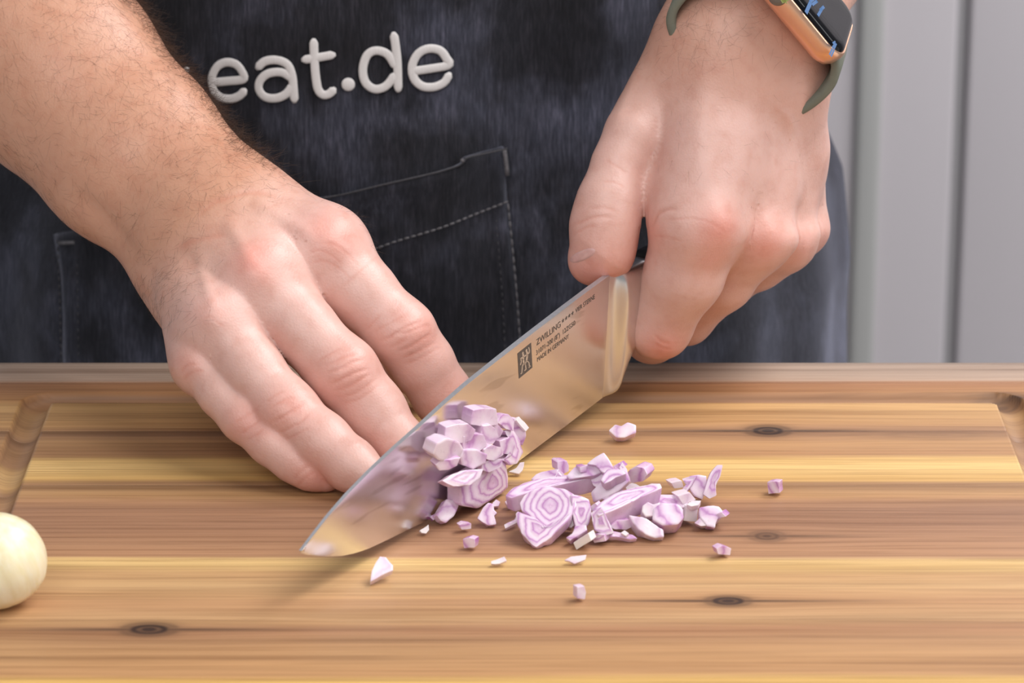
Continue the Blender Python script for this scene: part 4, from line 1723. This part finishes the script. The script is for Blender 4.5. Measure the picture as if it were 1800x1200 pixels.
# (name, label, category, outline px, height of the seen face's centre m, normal, thickness m, options)
PILE = [
    ('shallot_slice', 'purple ringed shallot slice, largest at the front of the chopped heap', [(919, 884), (926, 872), (942, 862), (965, 858), (990, 862), (1006, 872), (1008, 888), (1000, 903), (985, 918), (965, 930), (950, 916), (936, 904), (922, 896)], .0105, (-.12, -.66, .75), .0040, dict(rings=4.0, ctr=(968, 890))),
    ('shallot_crescent', 'crescent of shallot layers bowed below the largest ringed slice', [(911, 905), (914, 901), (930, 907), (946, 914), (962, 928), (985, 916), (1000, 903), (993, 916), (980, 928), (966, 942), (952, 951), (943, 957), (932, 948), (921, 936), (914, 922)], .0065, (-.1, -.62, .78), .0040, dict(rings=2.6, ctr=(950, 928))),
    ('shallot_strip', 'thin pale shallot strip poking out left of the heap', [(888, 921), (905, 913), (911, 902), (916, 907), (909, 917), (890, 927)], .0030, (0, -.5, .86), .0012, dict(rings=1, side=.2, pale=.25)),
    ('shallot_slice', 'long dark topped shallot slice lying behind the largest ringed slice', [(896, 868), (906, 857), (925, 848), (950, 842), (985, 836), (1038, 832), (1041, 838), (1010, 845), (965, 855), (925, 866), (905, 872)], .0115, (-.02, -.22, .97), .0046, dict(rings=2.2, side=.62)),
    ('shallot_slice', 'rounded ringed shallot slice standing right of the largest slice', [(1005, 872), (1020, 874), (1034, 880), (1038, 900), (1034, 918), (1022, 931), (1014, 926), (1010, 912), (1007, 890)], .0090, (.12, -.8, .6), .0040, dict(rings=2.4, ctr=(1022, 900))),
    ('shallot_cube', 'tiny purple shallot cube wedged between ringed slice and long slice', [(1036, 891), (1046, 882), (1051, 888), (1042, 898)], .0105, (.2, -.6, .7), .0025, dict(rings=.8)),
    ('shallot_cube', 'upright shallot block on the back left of the heap', [(981, 811), (984, 808), (996, 808), (999, 816), (999, 827), (990, 832), (982, 826)], .0150, (.1, -.93, .3), .0038, dict(rings=.8, side=.8)),
    ('shallot_strip', 'curved shallot strip below the upright block', [(982, 826), (990, 832), (993, 843), (980, 842), (968, 847), (975, 838)], .0125, (0, -.75, .6), .0022, dict(rings=1.4)),
    ('shallot_piece', 'purple edged shallot piece at the back left end of the heap', [(936, 841), (944, 833), (962, 828), (980, 824), (977, 836), (958, 842), (941, 847)], .0120, (-.2, -.6, .75), .0035, dict(rings=1.2, side=.9)),
    ('shallot_piece', 'glossy shallot chunk in the middle of the heap behind the long slice', [(999, 835), (1012, 821), (1030, 817), (1052, 820), (1057, 828), (1042, 835), (1020, 838), (1004, 841)], .0150, (0, -.7, .7), .0045, dict(rings=1.6)),
    ('shallot_cube', 'small vivid purple cube on top of the heap', [(1020, 819), (1030, 817), (1031, 828), (1021, 829)], .0165, (0, -.85, .5), .0025, dict(rings=.6, side=1.0)),
    ('shallot_piece', 'pointed triangular shallot piece at the peak of the heap', [(1034, 815), (1048, 804), (1061, 797), (1068, 806), (1076, 820), (1070, 834), (1058, 828), (1048, 817)], .0180, (-.1, -.8, .6), .0040, dict(rings=1.5, side=.5)),
    ('shallot_piece', 'broad shallot wedge under the pointed piece', [(1040, 840), (1056, 828), (1072, 832), (1066, 848), (1054, 858), (1044, 852)], .0120, (-.2, -.85, .45), .0045, dict(rings=1.6)),
    ('shallot_piece', 'large purple faced shallot chunk on the right of the heap', [(1042, 864), (1060, 846), (1080, 836), (1098, 830), (1103, 846), (1086, 862), (1064, 874), (1046, 880)], .0115, (-.15, -.88, .42), .0055, dict(rings=.9, side=.5)),
    ('shallot_piece', 'pale ridged shallot piece lying on the large purple faced chunk', [(1068, 826), (1082, 822), (1094, 828), (1098, 832), (1082, 838), (1064, 848), (1058, 842)], .0165, (-.1, -.5, .85), .0030, dict(rings=2.0)),
    ('shallot_cube', 'small dark purple cube behind the pointed piece', [(1078, 818), (1088, 812), (1095, 820), (1085, 827)], .0165, (.1, -.7, .6), .0030, dict(rings=.7, side=1.0)),
    ('shallot_piece', 'pale tapering shallot piece beside the small dark purple cube', [(1090, 822), (1094, 813), (1102, 825), (1105, 840), (1097, 842)], .0150, (.3, -.85, .4), .0030, dict(rings=.8, pale=.3)),
    ('shallot_cube', 'shiny purple ended shallot block at the back right of the heap', [(1101, 836), (1107, 824), (1119, 817), (1131, 821), (1136, 832), (1129, 845), (1113, 848), (1103, 845)], .0100, (.15, -.75, .62), .0055, dict(rings=1.2, side=.8)),
    ('shallot_crumb', 'cream crumb below the purple ended block', [(1099, 853), (1111, 849), (1123, 854), (1117, 861), (1104, 862)], .0060, (0, -.6, .8), .0030, dict(rings=.6, pale=.75)),
    ('shallot_slice', 'long thick shallot slice leaning right across the heap', [(1048, 893), (1060, 882), (1082, 868), (1108, 859), (1132, 854), (1154, 851), (1157, 858), (1138, 867), (1108, 881), (1080, 894), (1058, 902)], .0130, (.03, -.34, .94), .0062, dict(rings=2.4, side=.5)),
    ('shallot_piece', 'small chip against the right end of the long thick slice', [(1150, 858), (1158, 856), (1162, 866), (1154, 872)], .0090, (.3, -.8, .5), .0030, dict(rings=.7)),
    ('shallot_cube', 'striped shallot bits under the purple faced chunk', [(1062, 876), (1076, 866), (1092, 858), (1098, 864), (1084, 874), (1068, 882)], .0085, (-.1, -.7, .7), .0035, dict(rings=2.2, side=.8)),
    ('shallot_strip', 'upright curled shallot strand at the front of the heap', [(1040, 903), (1048, 898), (1057, 893), (1064, 906), (1070, 919), (1077, 934), (1062, 938), (1046, 930), (1043, 916)], .0080, (-.05, -.9, .42), .0026, dict(rings=1.7)),
    ('shallot_strip', 'thin tail of shallot lying right of the curled strand', [(1060, 932), (1080, 934), (1096, 938), (1110, 940), (1117, 945), (1106, 947), (1085, 943), (1066, 942)], .0028, (0, -.6, .8), .0016, dict(rings=.8, side=.4)),
    ('shallot_crumb', 'tiny white crumb on the thin tail of shallot', [(1092, 936), (1098, 932), (1105, 937), (1100, 941)], .0040, (0, -.7, .7), .0018, dict(rings=.4, pale=.7)),
    ('shallot_cube', 'purple striped shallot cube in front of the curled strand', [(1041, 939), (1050, 936), (1061, 938), (1063, 950), (1045, 953)], .0032, (.05, -.9, .42), .0045, dict(rings=1.6, side=.8)),
    ('shallot_cube', 'white slanted shallot cube frontmost of the heap', [(1009, 954), (1033, 936), (1038, 950), (1014, 967)], .0034, (-.2, -.8, .55), .0035, dict(rings=.5, pale=1.0)),
    ('shallot_piece', 'purple shallot flake behind the white slanted cube', [(997, 946), (1006, 940), (1011, 928), (1028, 926), (1030, 934), (1014, 944), (1003, 951)], .0042, (-.1, -.7, .7), .0028, dict(rings=1.0, side=.9)),
    ('shallot_piece', 'cream shallot piece tucked under the rounded ringed slice', [(988, 912), (1004, 903), (1012, 916), (1004, 926), (990, 924)], .0055, (0, -.8, .55), .0045, dict(rings=.8, pale=.6)),
    ('shallot_cube', 'white corner of a shallot cube under the largest slice', [(974, 928), (986, 916), (987, 931), (977, 933)], .0034, (0, -.9, .4), .0040, dict(rings=.4, pale=.9)),
    ('shallot_cube', 'shaded purple shallot cube below the long thick slice', [(1074, 924), (1088, 913), (1106, 911), (1113, 921), (1100, 930), (1082, 929)], .0048, (0, -.75, .66), .0045, dict(rings=1.3, side=.9)),
    ('shallot_piece', 'twisted white shallot piece at the front right of the heap', [(1109, 907), (1122, 909), (1136, 912), (1150, 922), (1163, 930), (1164, 941), (1150, 943), (1136, 938), (1124, 930), (1114, 918)], .0052, (.05, -.72, .7), .0050, dict(rings=1.6, pale=.4)),
    ('shallot_piece', 'heart shaped pale shallot piece right of the long slice', [(1131, 889), (1139, 883), (1148, 887), (1158, 884), (1161, 894), (1149, 905), (1136, 906), (1130, 898)], .0100, (.1, -.75, .65), .0040, dict(rings=.9, pale=.5)),
    ('shallot_piece', 'large shallot chunk with a purple lens shaped side', [(1150, 900), (1164, 890), (1188, 891), (1198, 900), (1199, 914), (1190, 924), (1166, 926), (1150, 916)], .0075, (.05, -.7, .7), .0060, dict(rings=1.7, side=.9)),
    ('shallot_slice', 'striped shallot slab behind the lens sided chunk', [(1146, 880), (1160, 870), (1196, 871), (1207, 880), (1203, 890), (1178, 891), (1156, 888)], .0085, (.05, -.72, .7), .0050, dict(rings=1.4, side=.6)),
    ('shallot_cube', 'cream shallot block on the right end of the striped slab', [(1193, 870), (1213, 864), (1222, 877), (1201, 885)], .0100, (.1, -.7, .7), .0040, dict(rings=.8, pale=.55)),
    ('shallot_cube', 'small rounded cube between striped slab and white block', [(1191, 888), (1205, 885), (1206, 893), (1196, 896)], .0065, (0, -.8, .6), .0035, dict(rings=.7)),
    ('shallot_cube', 'white upright shallot block at the right of the heap', [(1208, 887), (1226, 887), (1224, 916), (1203, 914)], .0050, (.05, -.95, .28), .0045, dict(rings=.5, pale=.95)),
    ('shallot_crumb', 'white flake on top of the upright white block', [(1208, 886), (1217, 880), (1231, 880), (1227, 887), (1216, 889)], .0088, (0, -.5, .86), .0018, dict(rings=.4, pale=.8)),
    ('shallot_piece', 'purple shallot chunk on the board at the right end of the heap', [(1231, 893), (1246, 890), (1262, 891), (1270, 900), (1260, 911), (1256, 925), (1243, 922), (1232, 908)], .0055, (.05, -.75, .65), .0055, dict(rings=1.1, side=.9)),
    ('shallot_cube', 'vivid purple tip on the rightmost chunk of the heap', [(1258, 903), (1268, 898), (1275, 906), (1263, 911)], .0058, (.4, -.6, .6), .0030, dict(rings=.5, side=1.0)),
    ('shallot_crumb', 'pale shallot chip below the rightmost chunk of the heap', [(1222, 921), (1233, 911), (1246, 917), (1244, 925), (1232, 926)], .0030, (-.1, -.8, .6), .0030, dict(rings=.6, pale=.35)),
    ('shallot_cube', 'white block left in the small back right cluster', [(1181, 847), (1198, 843), (1201, 855), (1186, 857)], .0048, (-.1, -.85, .5), .0035, dict(rings=.6, pale=.6)),
    ('shallot_strip', 'torn translucent strand in the small back right cluster', [(1200, 842), (1224, 837), (1216, 851), (1206, 864), (1197, 864), (1206, 851)], .0075, (-.1, -.8, .6), .0016, dict(rings=1.5)),
    ('shallot_piece', 'wine streaked shallot chunk in the small back right cluster', [(1214, 838), (1228, 836), (1240, 838), (1242, 856), (1234, 875), (1221, 870), (1212, 856)], .0070, (.0, -.9, .42), .0050, dict(rings=1.6, side=.9)),
    ('shallot_strip', 'tall curved shallot strip rising right in the small back cluster', [(1238, 866), (1243, 850), (1250, 832), (1260, 820), (1269, 820), (1265, 838), (1258, 852), (1259, 868), (1248, 873)], .0085, (.1, -.9, .4), .0028, dict(rings=1.3, side=.6)),
]
LOOSE = [
    ('shallot_cube', 'lone striped shallot cube far right of the heap', [(1349, 845), (1358, 843), (1369, 844), (1370, 866), (1351, 868)], .0040, (.02, -.93, .36), .0048, dict(rings=1.8, side=.8)),
    ('shallot_cube', 'lone pink faced shallot cube front right beside the faint knot', [(1260, 962), (1270, 956), (1285, 962), (1283, 975), (1263, 973)], .0034, (.0, -.8, .6), .0045, dict(rings=.9, side=.9)),
    ('shallot_piece', 'ridged shallot piece lying alone behind the heap', [(1071, 763), (1082, 753), (1092, 756), (1103, 749), (1117, 754), (1117, 767), (1098, 775), (1084, 775)], .0038, (0, -.75, .66), .0042, dict(rings=1.5, pale=.25)),
    ('shallot_cube', 'pale lilac shallot cube lying alone nearest the front', [(1015, 1029), (1027, 1027), (1030, 1040), (1028, 1053), (1015, 1051)], .0036, (.0, -.9, .42), .0042, dict(rings=.7, side=.4, pale=.3)),
    ('shallot_flake', 'flat white and lilac shallot flake in front of the heap', [(993, 984), (1004, 978), (1030, 975), (1028, 983), (1010, 990)], .0022, (0, -.7, .7), .0012, dict(rings=.6, pale=.5)),
    ('shallot_flake', 'small white shallot sliver left of the flat flake', [(864, 986), (876, 982), (886, 978), (890, 985), (878, 990), (864, 990)], .0022, (0, -.7, .7), .0014, dict(rings=.4, pale=.75)),
    ('shallot_cube', 'purple sided shallot cube in front of the blade', [(814, 945), (824, 942), (834, 945), (833, 962), (816, 963)], .0036, (.05, -.92, .38), .0045, dict(rings=.9, side=1.0)),
    ('shallot_cube', 'small dull lilac cube behind the purple sided cube', [(808, 921), (816, 916), (828, 918), (828, 928), (812, 930)], .0030, (0, -.7, .7), .0035, dict(rings=.8)),
    ('shallot_piece', 'folded translucent shallot scrap between blade and heap', [(840, 912), (850, 894), (858, 886), (867, 888), (868, 898), (873, 903), (868, 908), (872, 922), (858, 924), (848, 918)], .0040, (.05, -.75, .66), .0022, dict(rings=1.8)),
    ('shallot_piece', 'lilac petal of shallot lying alone front left', [(652, 1025), (655, 1006), (668, 983), (678, 984), (690, 998), (690, 1006), (672, 1014)], .0040, (.15, -.55, .82), .0026, dict(rings=.6, pale=.55, side=.5)),
    ('shallot_flake', 'white shallot chip behind the standing cut block', [(895, 828), (908, 822), (914, 813), (921, 812), (918, 826), (912, 832)], .0030, (0, -.7, .7), .0015, dict(rings=.4, pale=.8)),
    ('shallot_piece', 'shallot curl resting against the lower blade', [(768, 904), (778, 890), (785, 878), (800, 880), (806, 888), (798, 906), (784, 918), (776, 914)], .0050, (.5, -.7, .5), .0034, dict(rings=1.6, side=.7)),
    ('shallot_crumb', 'tiny white crumb at the blade edge left of the curl', [(738, 932), (748, 926), (753, 922), (754, 931), (749, 937), (742, 936)], .0024, (.2, -.8, .5), .0022, dict(rings=.4, pale=.7)),
    ('shallot_crumb', 'tiny purple crumb at the blade edge beside the curl', [(756, 908), (762, 904), (767, 908), (762, 914)], .0030, (.3, -.8, .5), .0018, dict(rings=.4, side=1)),
    ('shallot_crumb', 'translucent crumb between cut block and heap', [(866, 884), (872, 878), (879, 882), (876, 889), (868, 890)], .0022, (0, -.7, .7), .0018, dict(rings=.5)),
    ('shallot_crumb', 'pale shallot chip at the left foot of the heap', [(888, 882), (895, 876), (906, 878), (904, 886), (893, 890)], .0030, (0, -.7, .7), .0025, dict(rings=.6, pale=.4)),
]
for name, label, px, z, n, t, kw in PILE + LOOSE:
    c = np.mean(px, 0)
    key = (name, label, px, z, n, t, kw)
    if 'cube' in name:
        n = (0.42 if RNG.random() < 0.6 else -0.42, -0.9, 0.06)
        t = t if key in PILE else t * 0.72
        px = [(u_, c[1] + (v_ - c[1]) * 0.86 + 1.5) for u_, v_ in px]
    g = 1.12 if key in PILE else 1.05
    o = piece(name, px, B(c[0], c[1], z), n, t * (1.35 if g > 1.1 else 1.1), grow=g, **kw)
    tag(o, label, 'shallot piece', 'chopped shallot pieces in the heap' if key in PILE else 'loose shallot bits on the board')

# the freshly cut slice that clings to the blade, diced from above
NF = NB_.copy()
BLADE_SET = [
    ('shallot_block', 'ringed cut block of shallot standing on the board against the blade', [(840, 894), (812, 889), (812, 858), (822, 840), (846, 826), (862, 812), (879, 806), (889, 815), (894, 837), (894, 857), (868, 876)], .0078, NF, .0070, dict(rings=3.4, side=.55, ctr=(868, 850))),
    ('shallot_cube', 'white and purple cube on top of the cluster on the blade', [(830, 745), (834, 722), (852, 719), (871, 720), (874, 745), (852, 749)], .0070, (.75, -.62, .2), .0052, dict(rings=.7, side=1.0, pale=.25)),
    ('shallot_cube', 'pale cube high on the left of the cluster on the blade', [(783, 778), (786, 752), (804, 747), (822, 746), (834, 756), (826, 773), (802, 779)], .0075, (.7, -.66, .25), .0055, dict(rings=.8, side=.8, pale=.3)),
    ('shallot_piece', 'soft rounded piece at the left edge of the cluster on the blade', [(764, 798), (770, 780), (786, 772), (806, 778), (813, 790), (806, 806), (788, 811), (772, 807)], .0080, (.8, -.55, .2), .0055, dict(rings=1.1, side=.6, pale=.3)),
    ('shallot_piece', 'flat wedge under the soft rounded piece on the blade', [(768, 817), (776, 809), (792, 808), (808, 805), (802, 818), (788, 825), (774, 826)], .0078, (.7, -.6, .35), .0045, dict(rings=.9, side=.8)),
    ('shallot_crescent', 'thin rimmed crescent low on the left of the cluster on the blade', [(781, 844), (796, 834), (812, 828), (830, 826), (847, 825), (841, 840), (826, 851), (806, 853), (792, 850)], .0110, (.62, -.66, .42), .0040, dict(rings=1.5, side=.7, pale=.2)),
    ('shallot_cube', 'purple shaded cube in the middle of the cluster on the blade', [(816, 792), (817, 768), (832, 764), (849, 765), (855, 782), (841, 793)], .0090, (.72, -.64, .25), .0060, dict(rings=.9, side=.8)),
    ('shallot_cube', 'rounded cube in the middle right of the cluster on the blade', [(845, 767), (850, 750), (862, 748), (870, 754), (876, 768), (866, 779), (852, 777)], .0085, (.8, -.55, .25), .0055, dict(rings=1.0, pale=.25)),
    ('shallot_cube', 'pale cube behind the rounded cube of the blade cluster', [(858, 750), (872, 744), (884, 757), (878, 768), (868, 764)], .0072, (.8, -.5, .35), .0045, dict(rings=.6, pale=.4)),
    ('shallot_piece', 'purple layered piece upper right in the cluster on the blade', [(876, 742), (883, 730), (894, 729), (903, 740), (902, 756), (890, 753)], .0070, (.85, -.48, .2), .0050, dict(rings=1.5, side=.9)),
    ('shallot_piece', 'rightmost layered piece of the cluster on the blade', [(898, 754), (906, 740), (916, 742), (923, 752), (924, 766), (918, 781), (909, 778)], .0070, (.85, -.48, .2), .0045, dict(rings=1.6, side=.8)),
    ('shallot_flake', 'yellowish skin tip at the upper right of the blade cluster', [(909, 739), (913, 733), (922, 742), (929, 751), (924, 757), (916, 748)], .0078, (.8, -.5, .3), .0014, dict(rings=.4, pale=.9)),
    ('shallot_crescent', 'curled layered arc down the right of the blade cluster', [(888, 760), (902, 757), (913, 774), (918, 795), (909, 812), (897, 815), (886, 807), (900, 799), (905, 784), (898, 770)], .0080, (.85, -.48, .18), .0042, dict(rings=1.8, side=.7)),
    ('shallot_piece', 'small stacked bits inside the curled arc on the blade', [(879, 776), (896, 770), (904, 784), (900, 797), (884, 796)], .0078, (.8, -.5, .3), .0040, dict(rings=1.8)),
    ('shallot_piece', 'glossy rounded piece above the standing ringed block', [(853, 790), (865, 782), (880, 787), (884, 799), (868, 808), (854, 805)], .0105, (.75, -.55, .35), .0055, dict(rings=1.0, pale=.3)),
    ('shallot_piece', 'broad pale piece in the lower middle of the blade cluster', [(811, 803), (816, 792), (838, 791), (855, 799), (852, 814), (832, 823), (814, 816)], .0102, (.72, -.6, .35), .0060, dict(rings=1.2, pale=.25)),
    ('shallot_piece', 'small shaded piece just above the standing ringed block', [(850, 814), (866, 806), (882, 808), (880, 820), (860, 829), (848, 825)], .0100, (.7, -.6, .4), .0050, dict(rings=1.4, side=.7)),
]
for name, label, px, off, n, t, kw in BLADE_SET:
    c = np.mean(px, 0)
    if 'cube' in name or 'piece' in name:
        n = NB_ * 0.75 + np.array((0.0, -0.35, -0.02)) + np.array((RNG.normal() * 0.18, RNG.normal() * 0.18, RNG.normal() * 0.08))
    o = piece(name, px, on_blade(c[0], c[1], off), n, t, grow=1.10 if 'block' not in name else 1.0, **kw)
    tag(o, label, 'shallot piece', 'diced shallot clinging to the blade')

# peeled onion at the left edge
onion = empty('peeled_onion', B(-2, 1059))
tag(onion, 'peeled cream coloured onion with faint ribs at the left edge of the board', 'onion')
OC = B(-3, 1008, 0.0)
oc = B(-4, 1062)
rad = 0.0168
prof = [(0.0, -0.0128), (0.006, -0.0127), (0.0105, -0.0115), (0.0143, -0.0082), (0.0163, -0.003), (0.0166, 0.002), (0.0152, 0.0072), (0.0122, 0.0116), (0.0086, 0.0146), (0.0052, 0.0164), (0.0026, 0.0177), (0.0012, 0.0190), (0.0, 0.0192)]
prof = [np.array(p) for p in catmull([np.array(p) for p in prof], 4)]
NS_ = 96
vs, fs = [], []
for r, z in prof:
    for k in range(NS_):
        a = 2 * math.pi * k / NS_
        rib = 1.0 + 0.018 * (abs(math.sin(a * 7.5 + 0.5 * math.sin(a * 3))) ** 0.6 - 0.7) * min(1, r / 0.008)
        vs.append((r * rib * math.cos(a), r * rib * math.sin(a), z))
for i in range(len(prof) - 1):
    for k in range(NS_):
        a, b = i * NS_ + k, i * NS_ + (k + 1) % NS_
        fs.append((a, b, b + NS_, a + NS_))
peel = NT('cream_onion')
pv = peel.vec((1, 1, 0.22))
pc = peel.ramp(peel.noise(pv, 260.0, 4, 0.55), [(0.3, lin(232, 218, 172)), (0.55, lin(242, 232, 200)), (0.8, lin(246, 240, 216))])
peel.set('Base Color', pc)
peel.set('Roughness', 0.32)
peel.set('Subsurface Weight', 0.4)
peel.set('Subsurface Radius', (1.0, 0.85, 0.5))
peel.set('Subsurface Scale', 0.004)
peel.set('Normal', peel.bump(peel.noise(peel.vec((1, 1, 0.12)), 700.0, 2), 0.08, 0.0004))
bulb = mesh_obj('bulb', vs, fs, peel.m, onion, True)
bulb.rotation_euler = (math.radians(10), math.radians(-14), 0)
bulb.location = (0, 0, 0.0142)
bm = bmesh.new()
tube(bm, [(0, 0, 0.0180), (0.0004, 0, 0.0205), (0.0012, 0.0003, 0.0222)], [0.0022, 0.0014, 0.0006], 10)
tipo = bm_obj('stem_tip', bm, peel.m, onion, True)
tipo.rotation_euler = bulb.rotation_euler
tipo.location = bulb.location
onion.scale = (0.97, 0.97, 0.97)
# ------------------------------------------------------------------ thumb nail
bvhB = BVHTree.FromPolygons([tuple(v) for v in VB], QB.tolist())
nail_mat = NT('thumb_nail')
nail_mat.set('Base Color', nail_mat.ramp(nail_mat.noise(nail_mat.vec(), 300.0), [(0.3, lin(206, 160, 154)), (0.7, lin(222, 184, 178))]))
nail_mat.set('Roughness', 0.28)
nail_mat.set('Subsurface Weight', 0.2)
nail_mat.set('Subsurface Scale', 0.002)
NR, NSg = 5, 28
vs, fs = [], []


def nail_pt(s, a):
    x = s * math.cos(a)
    y = s * math.sin(a)
    x = math.copysign(abs(x) ** 0.8, x) if s > 0 else 0
    u = 1024 + 26 * x * 0.93 + 9.5 * y * 0.36
    v = 449 - 26 * x * 0.40 + 9.5 * y * 0.93
    o = Vector((0, 0, H))
    d = (Vector(W(u, v, 1.0)) - o).normalized()
    for k in range(12):
        hit, nrm, _, _ = bvhB.ray_cast(o, d)
        if hit is not None:
            return hit + nrm * (0.00035 - 0.0005 * s ** 6)
        u += 0.8
        d = (Vector(W(u, v, 1.0)) - o).normalized()
    return Vector(W(u, v, 1.298))


vs.append(nail_pt(0, 0))
for r in range(1, NR + 1):
    for k in range(NSg):
        vs.append(nail_pt(r / NR, 2 * math.pi * k / NSg))
for k in range(NSg):
    fs.append((0, 1 + k, 1 + (k + 1) % NSg))
for r in range(NR - 1):
    for k in range(NSg):
        a, b = 1 + r * NSg + k, 1 + r * NSg + (k + 1) % NSg
        fs.append((a, a + NSg, b + NSg, b))
nail = mesh_obj('fingernail', vs, fs, nail_mat.m, None, True)
keep(nail, body)

# ------------------------------------------------------------------ hair of the forearms
hair_mat = NT('dark_hair')
hair_mat.set('Base Color', hair_mat.ramp(hair_mat.noise(hair_mat.vec(), 300.0), [(0.35, lin(44, 30, 22)), (0.7, lin(84, 60, 42))]))
hair_mat.set('Roughness', 0.5)


def grow_hair(name, V, N, weight, count, along_dir, length, rad, lift, curl, seed):
    r = np.random.default_rng(seed)
    p = weight / weight.sum()
    idx = r.choice(len(V), count, p=p)
    root, nrm = V[idx], N[idx]
    ad = np.tile(along_dir, (count, 1))
    t = ad - nrm * np.einsum('ij,ij->i', ad, nrm)[:, None]
    t /= np.linalg.norm(t, axis=1, keepdims=True) + 1e-9
    side = np.cross(nrm, t)
    ang = r.normal(size=count) * 0.75
    d = t * np.cos(ang)[:, None] + side * np.sin(ang)[:, None]
    d = d + nrm * (lift * (0.4 + 1.2 * r.random(count)))[:, None]
    d /= np.linalg.norm(d, axis=1, keepdims=True)
    L = length * (0.45 + 0.9 * r.random(count))
    K = 6
    bend = side * (r.normal(size=count) * curl)[:, None] - nrm * (0.25 * r.random(count) * lift)[:, None] + t * (r.normal(size=count) * curl * 0.5)[:, None]
    pts = [root - nrm * 0.0002]
    for k in range(1, K):
        dd = d + bend * (k / K)
        dd /= np.linalg.norm(dd, axis=1, keepdims=True)
        pts.append(pts[-1] + dd * (L / (K - 1))[:, None])
    pts = np.stack(pts, 1)
    tan = np.gradient(pts, axis=1)
    tan /= np.linalg.norm(tan, axis=2, keepdims=True) + 1e-9
    a = np.cross(tan, np.array((0.31, 0.52, 0.79)))
    a /= np.linalg.norm(a, axis=2, keepdims=True) + 1e-9
    b = np.cross(tan, a)
    rr = rad * np.array((1, 1, 0.95, 0.8, 0.6, 0.25))[None, :, None]
    ring = [pts + rr * (math.cos(q) * a + math.sin(q) * b) for q in (0, 2.094, 4.189)]
    V_ = np.stack(ring, 2).reshape(-1, 3)
    base = (np.arange(count) * K * 3)[:, None, None, None] + (np.arange(K - 1) * 3)[None, :, None, None]
    j = np.arange(3)
    q = np.stack([j, (j + 1) % 3, (j + 1) % 3 + 3, j + 3], -1)[None, None]
    Q_ = (base + q).reshape(-1, 4)
    return V_, Q_


uA, vA, _ = PIX(VA)
viewA = CAM - VA
viewA /= np.linalg.norm(viewA, axis=1, keepdims=True)
facA = np.einsum('ij,ij->i', NA, viewA)
armA = np.clip((430 - vA - 0.35 * (uA - 300)) / 120, 0, 1) * (uA < 560)
# signed distance across the arm, + towards the trunk side
acr = (uA - 115) * 0.78 - (vA - 140) * 0.62
fr = armA * np.exp(-((acr - 168) / 20) ** 2) * (facA > -0.75) * (facA < 0.45)
gen = armA * (facA > -0.1) * (0.35 + 0.65 * np.clip((acr + 40) / 160, 0, 1))
dirA = W(385, 430, 1.29) - W(115, 140, 1.335)
dirA /= np.linalg.norm(dirA)
parts_h = []
if fr.sum() > 0:
    parts_h.append(grow_hair('fringe', VA, NA, fr + 1e-12, 3400, dirA * 0.8 + np.array((0.15, 0, 0.1)), 0.0088, 0.000038, 0.85, 1.4, 1))
parts_h.append(grow_hair('arm', VA, NA, gen + 1e-12, 3600, dirA, 0.0074, 0.000020, 0.14, 0.8, 2))
backA = np.clip(1 - np.abs(uA - 300) / 120, 0, 1) * np.clip(1 - np.abs(vA - 480) / 130, 0, 1) * (facA > -0.3)
parts_h.append(grow_hair('back', VA, NA, backA + 1e-12, 420, np.array((-0.6, -0.2, -0.5)), 0.0060, 0.000020, 0.15, 0.5, 3))
idxr = np.exp(-((uA - 610) / 60) ** 2 - ((vA - 400) / 40) ** 2) * (np.abs(facA) < 0.4)
parts_h.append(grow_hair('knuckle', VA, NA, idxr + 1e-12, 60, np.array((0.7, 0, -0.3)), 0.0045, 0.000022, 0.6, 0.5, 4))
uB, vB_, _ = PIX(VB)
viewB = CAM - VB
viewB /= np.linalg.norm(viewB, axis=1, keepdims=True)
facB = np.einsum('ij,ij->i', NB, viewB)
wB = np.exp(-((uB - 1255) / 85) ** 2) * np.clip((150 - vB_) / 110, 0, 1) * (facB > -0.1)
parts_h.append(grow_hair('wristB', VB, NB, wB + 1e-12, 520, np.array((-0.5, -0.3, -0.4)), 0.0090, 0.000020, 0.22, 1.3, 5))
wB2 = np.clip((330 - vB_) / 260, 0, 1) * (facB > 0.1) * (uB > 1150)
parts_h.append(grow_hair('handB', VB, NB, wB2 + 1e-12, 420, np.array((0.5, 0.1, -0.6)), 0.0060, 0.000017, 0.12, 0.5, 6))
HV, HQ, off = [], [], 0
for a, b in parts_h:
    HV.append(a)
    HQ.append(b + off)
    off += len(a)
HV, HQ = np.concatenate(HV), np.concatenate(HQ)
me = bpy.data.meshes.new('arm_hair')
me.vertices.add(len(HV))
me.vertices.foreach_set('co', HV.astype(np.float32).ravel())
me.loops.add(len(HQ) * 4)
me.loops.foreach_set('vertex_index', HQ.astype(np.int32).ravel())
me.polygons.add(len(HQ))
me.polygons.foreach_set('loop_start', np.arange(0, len(HQ) * 4, 4, dtype=np.int32))
me.polygons.foreach_set('loop_total', np.full(len(HQ), 4, np.int32))
me.update(calc_edges=True)
hair = link_mesh('arm_hair', me, hair_mat.m, None, True)
keep(hair, person)
hair['kind'] = 'stuff'
hair['label'] = 'dark curly forearm hair'
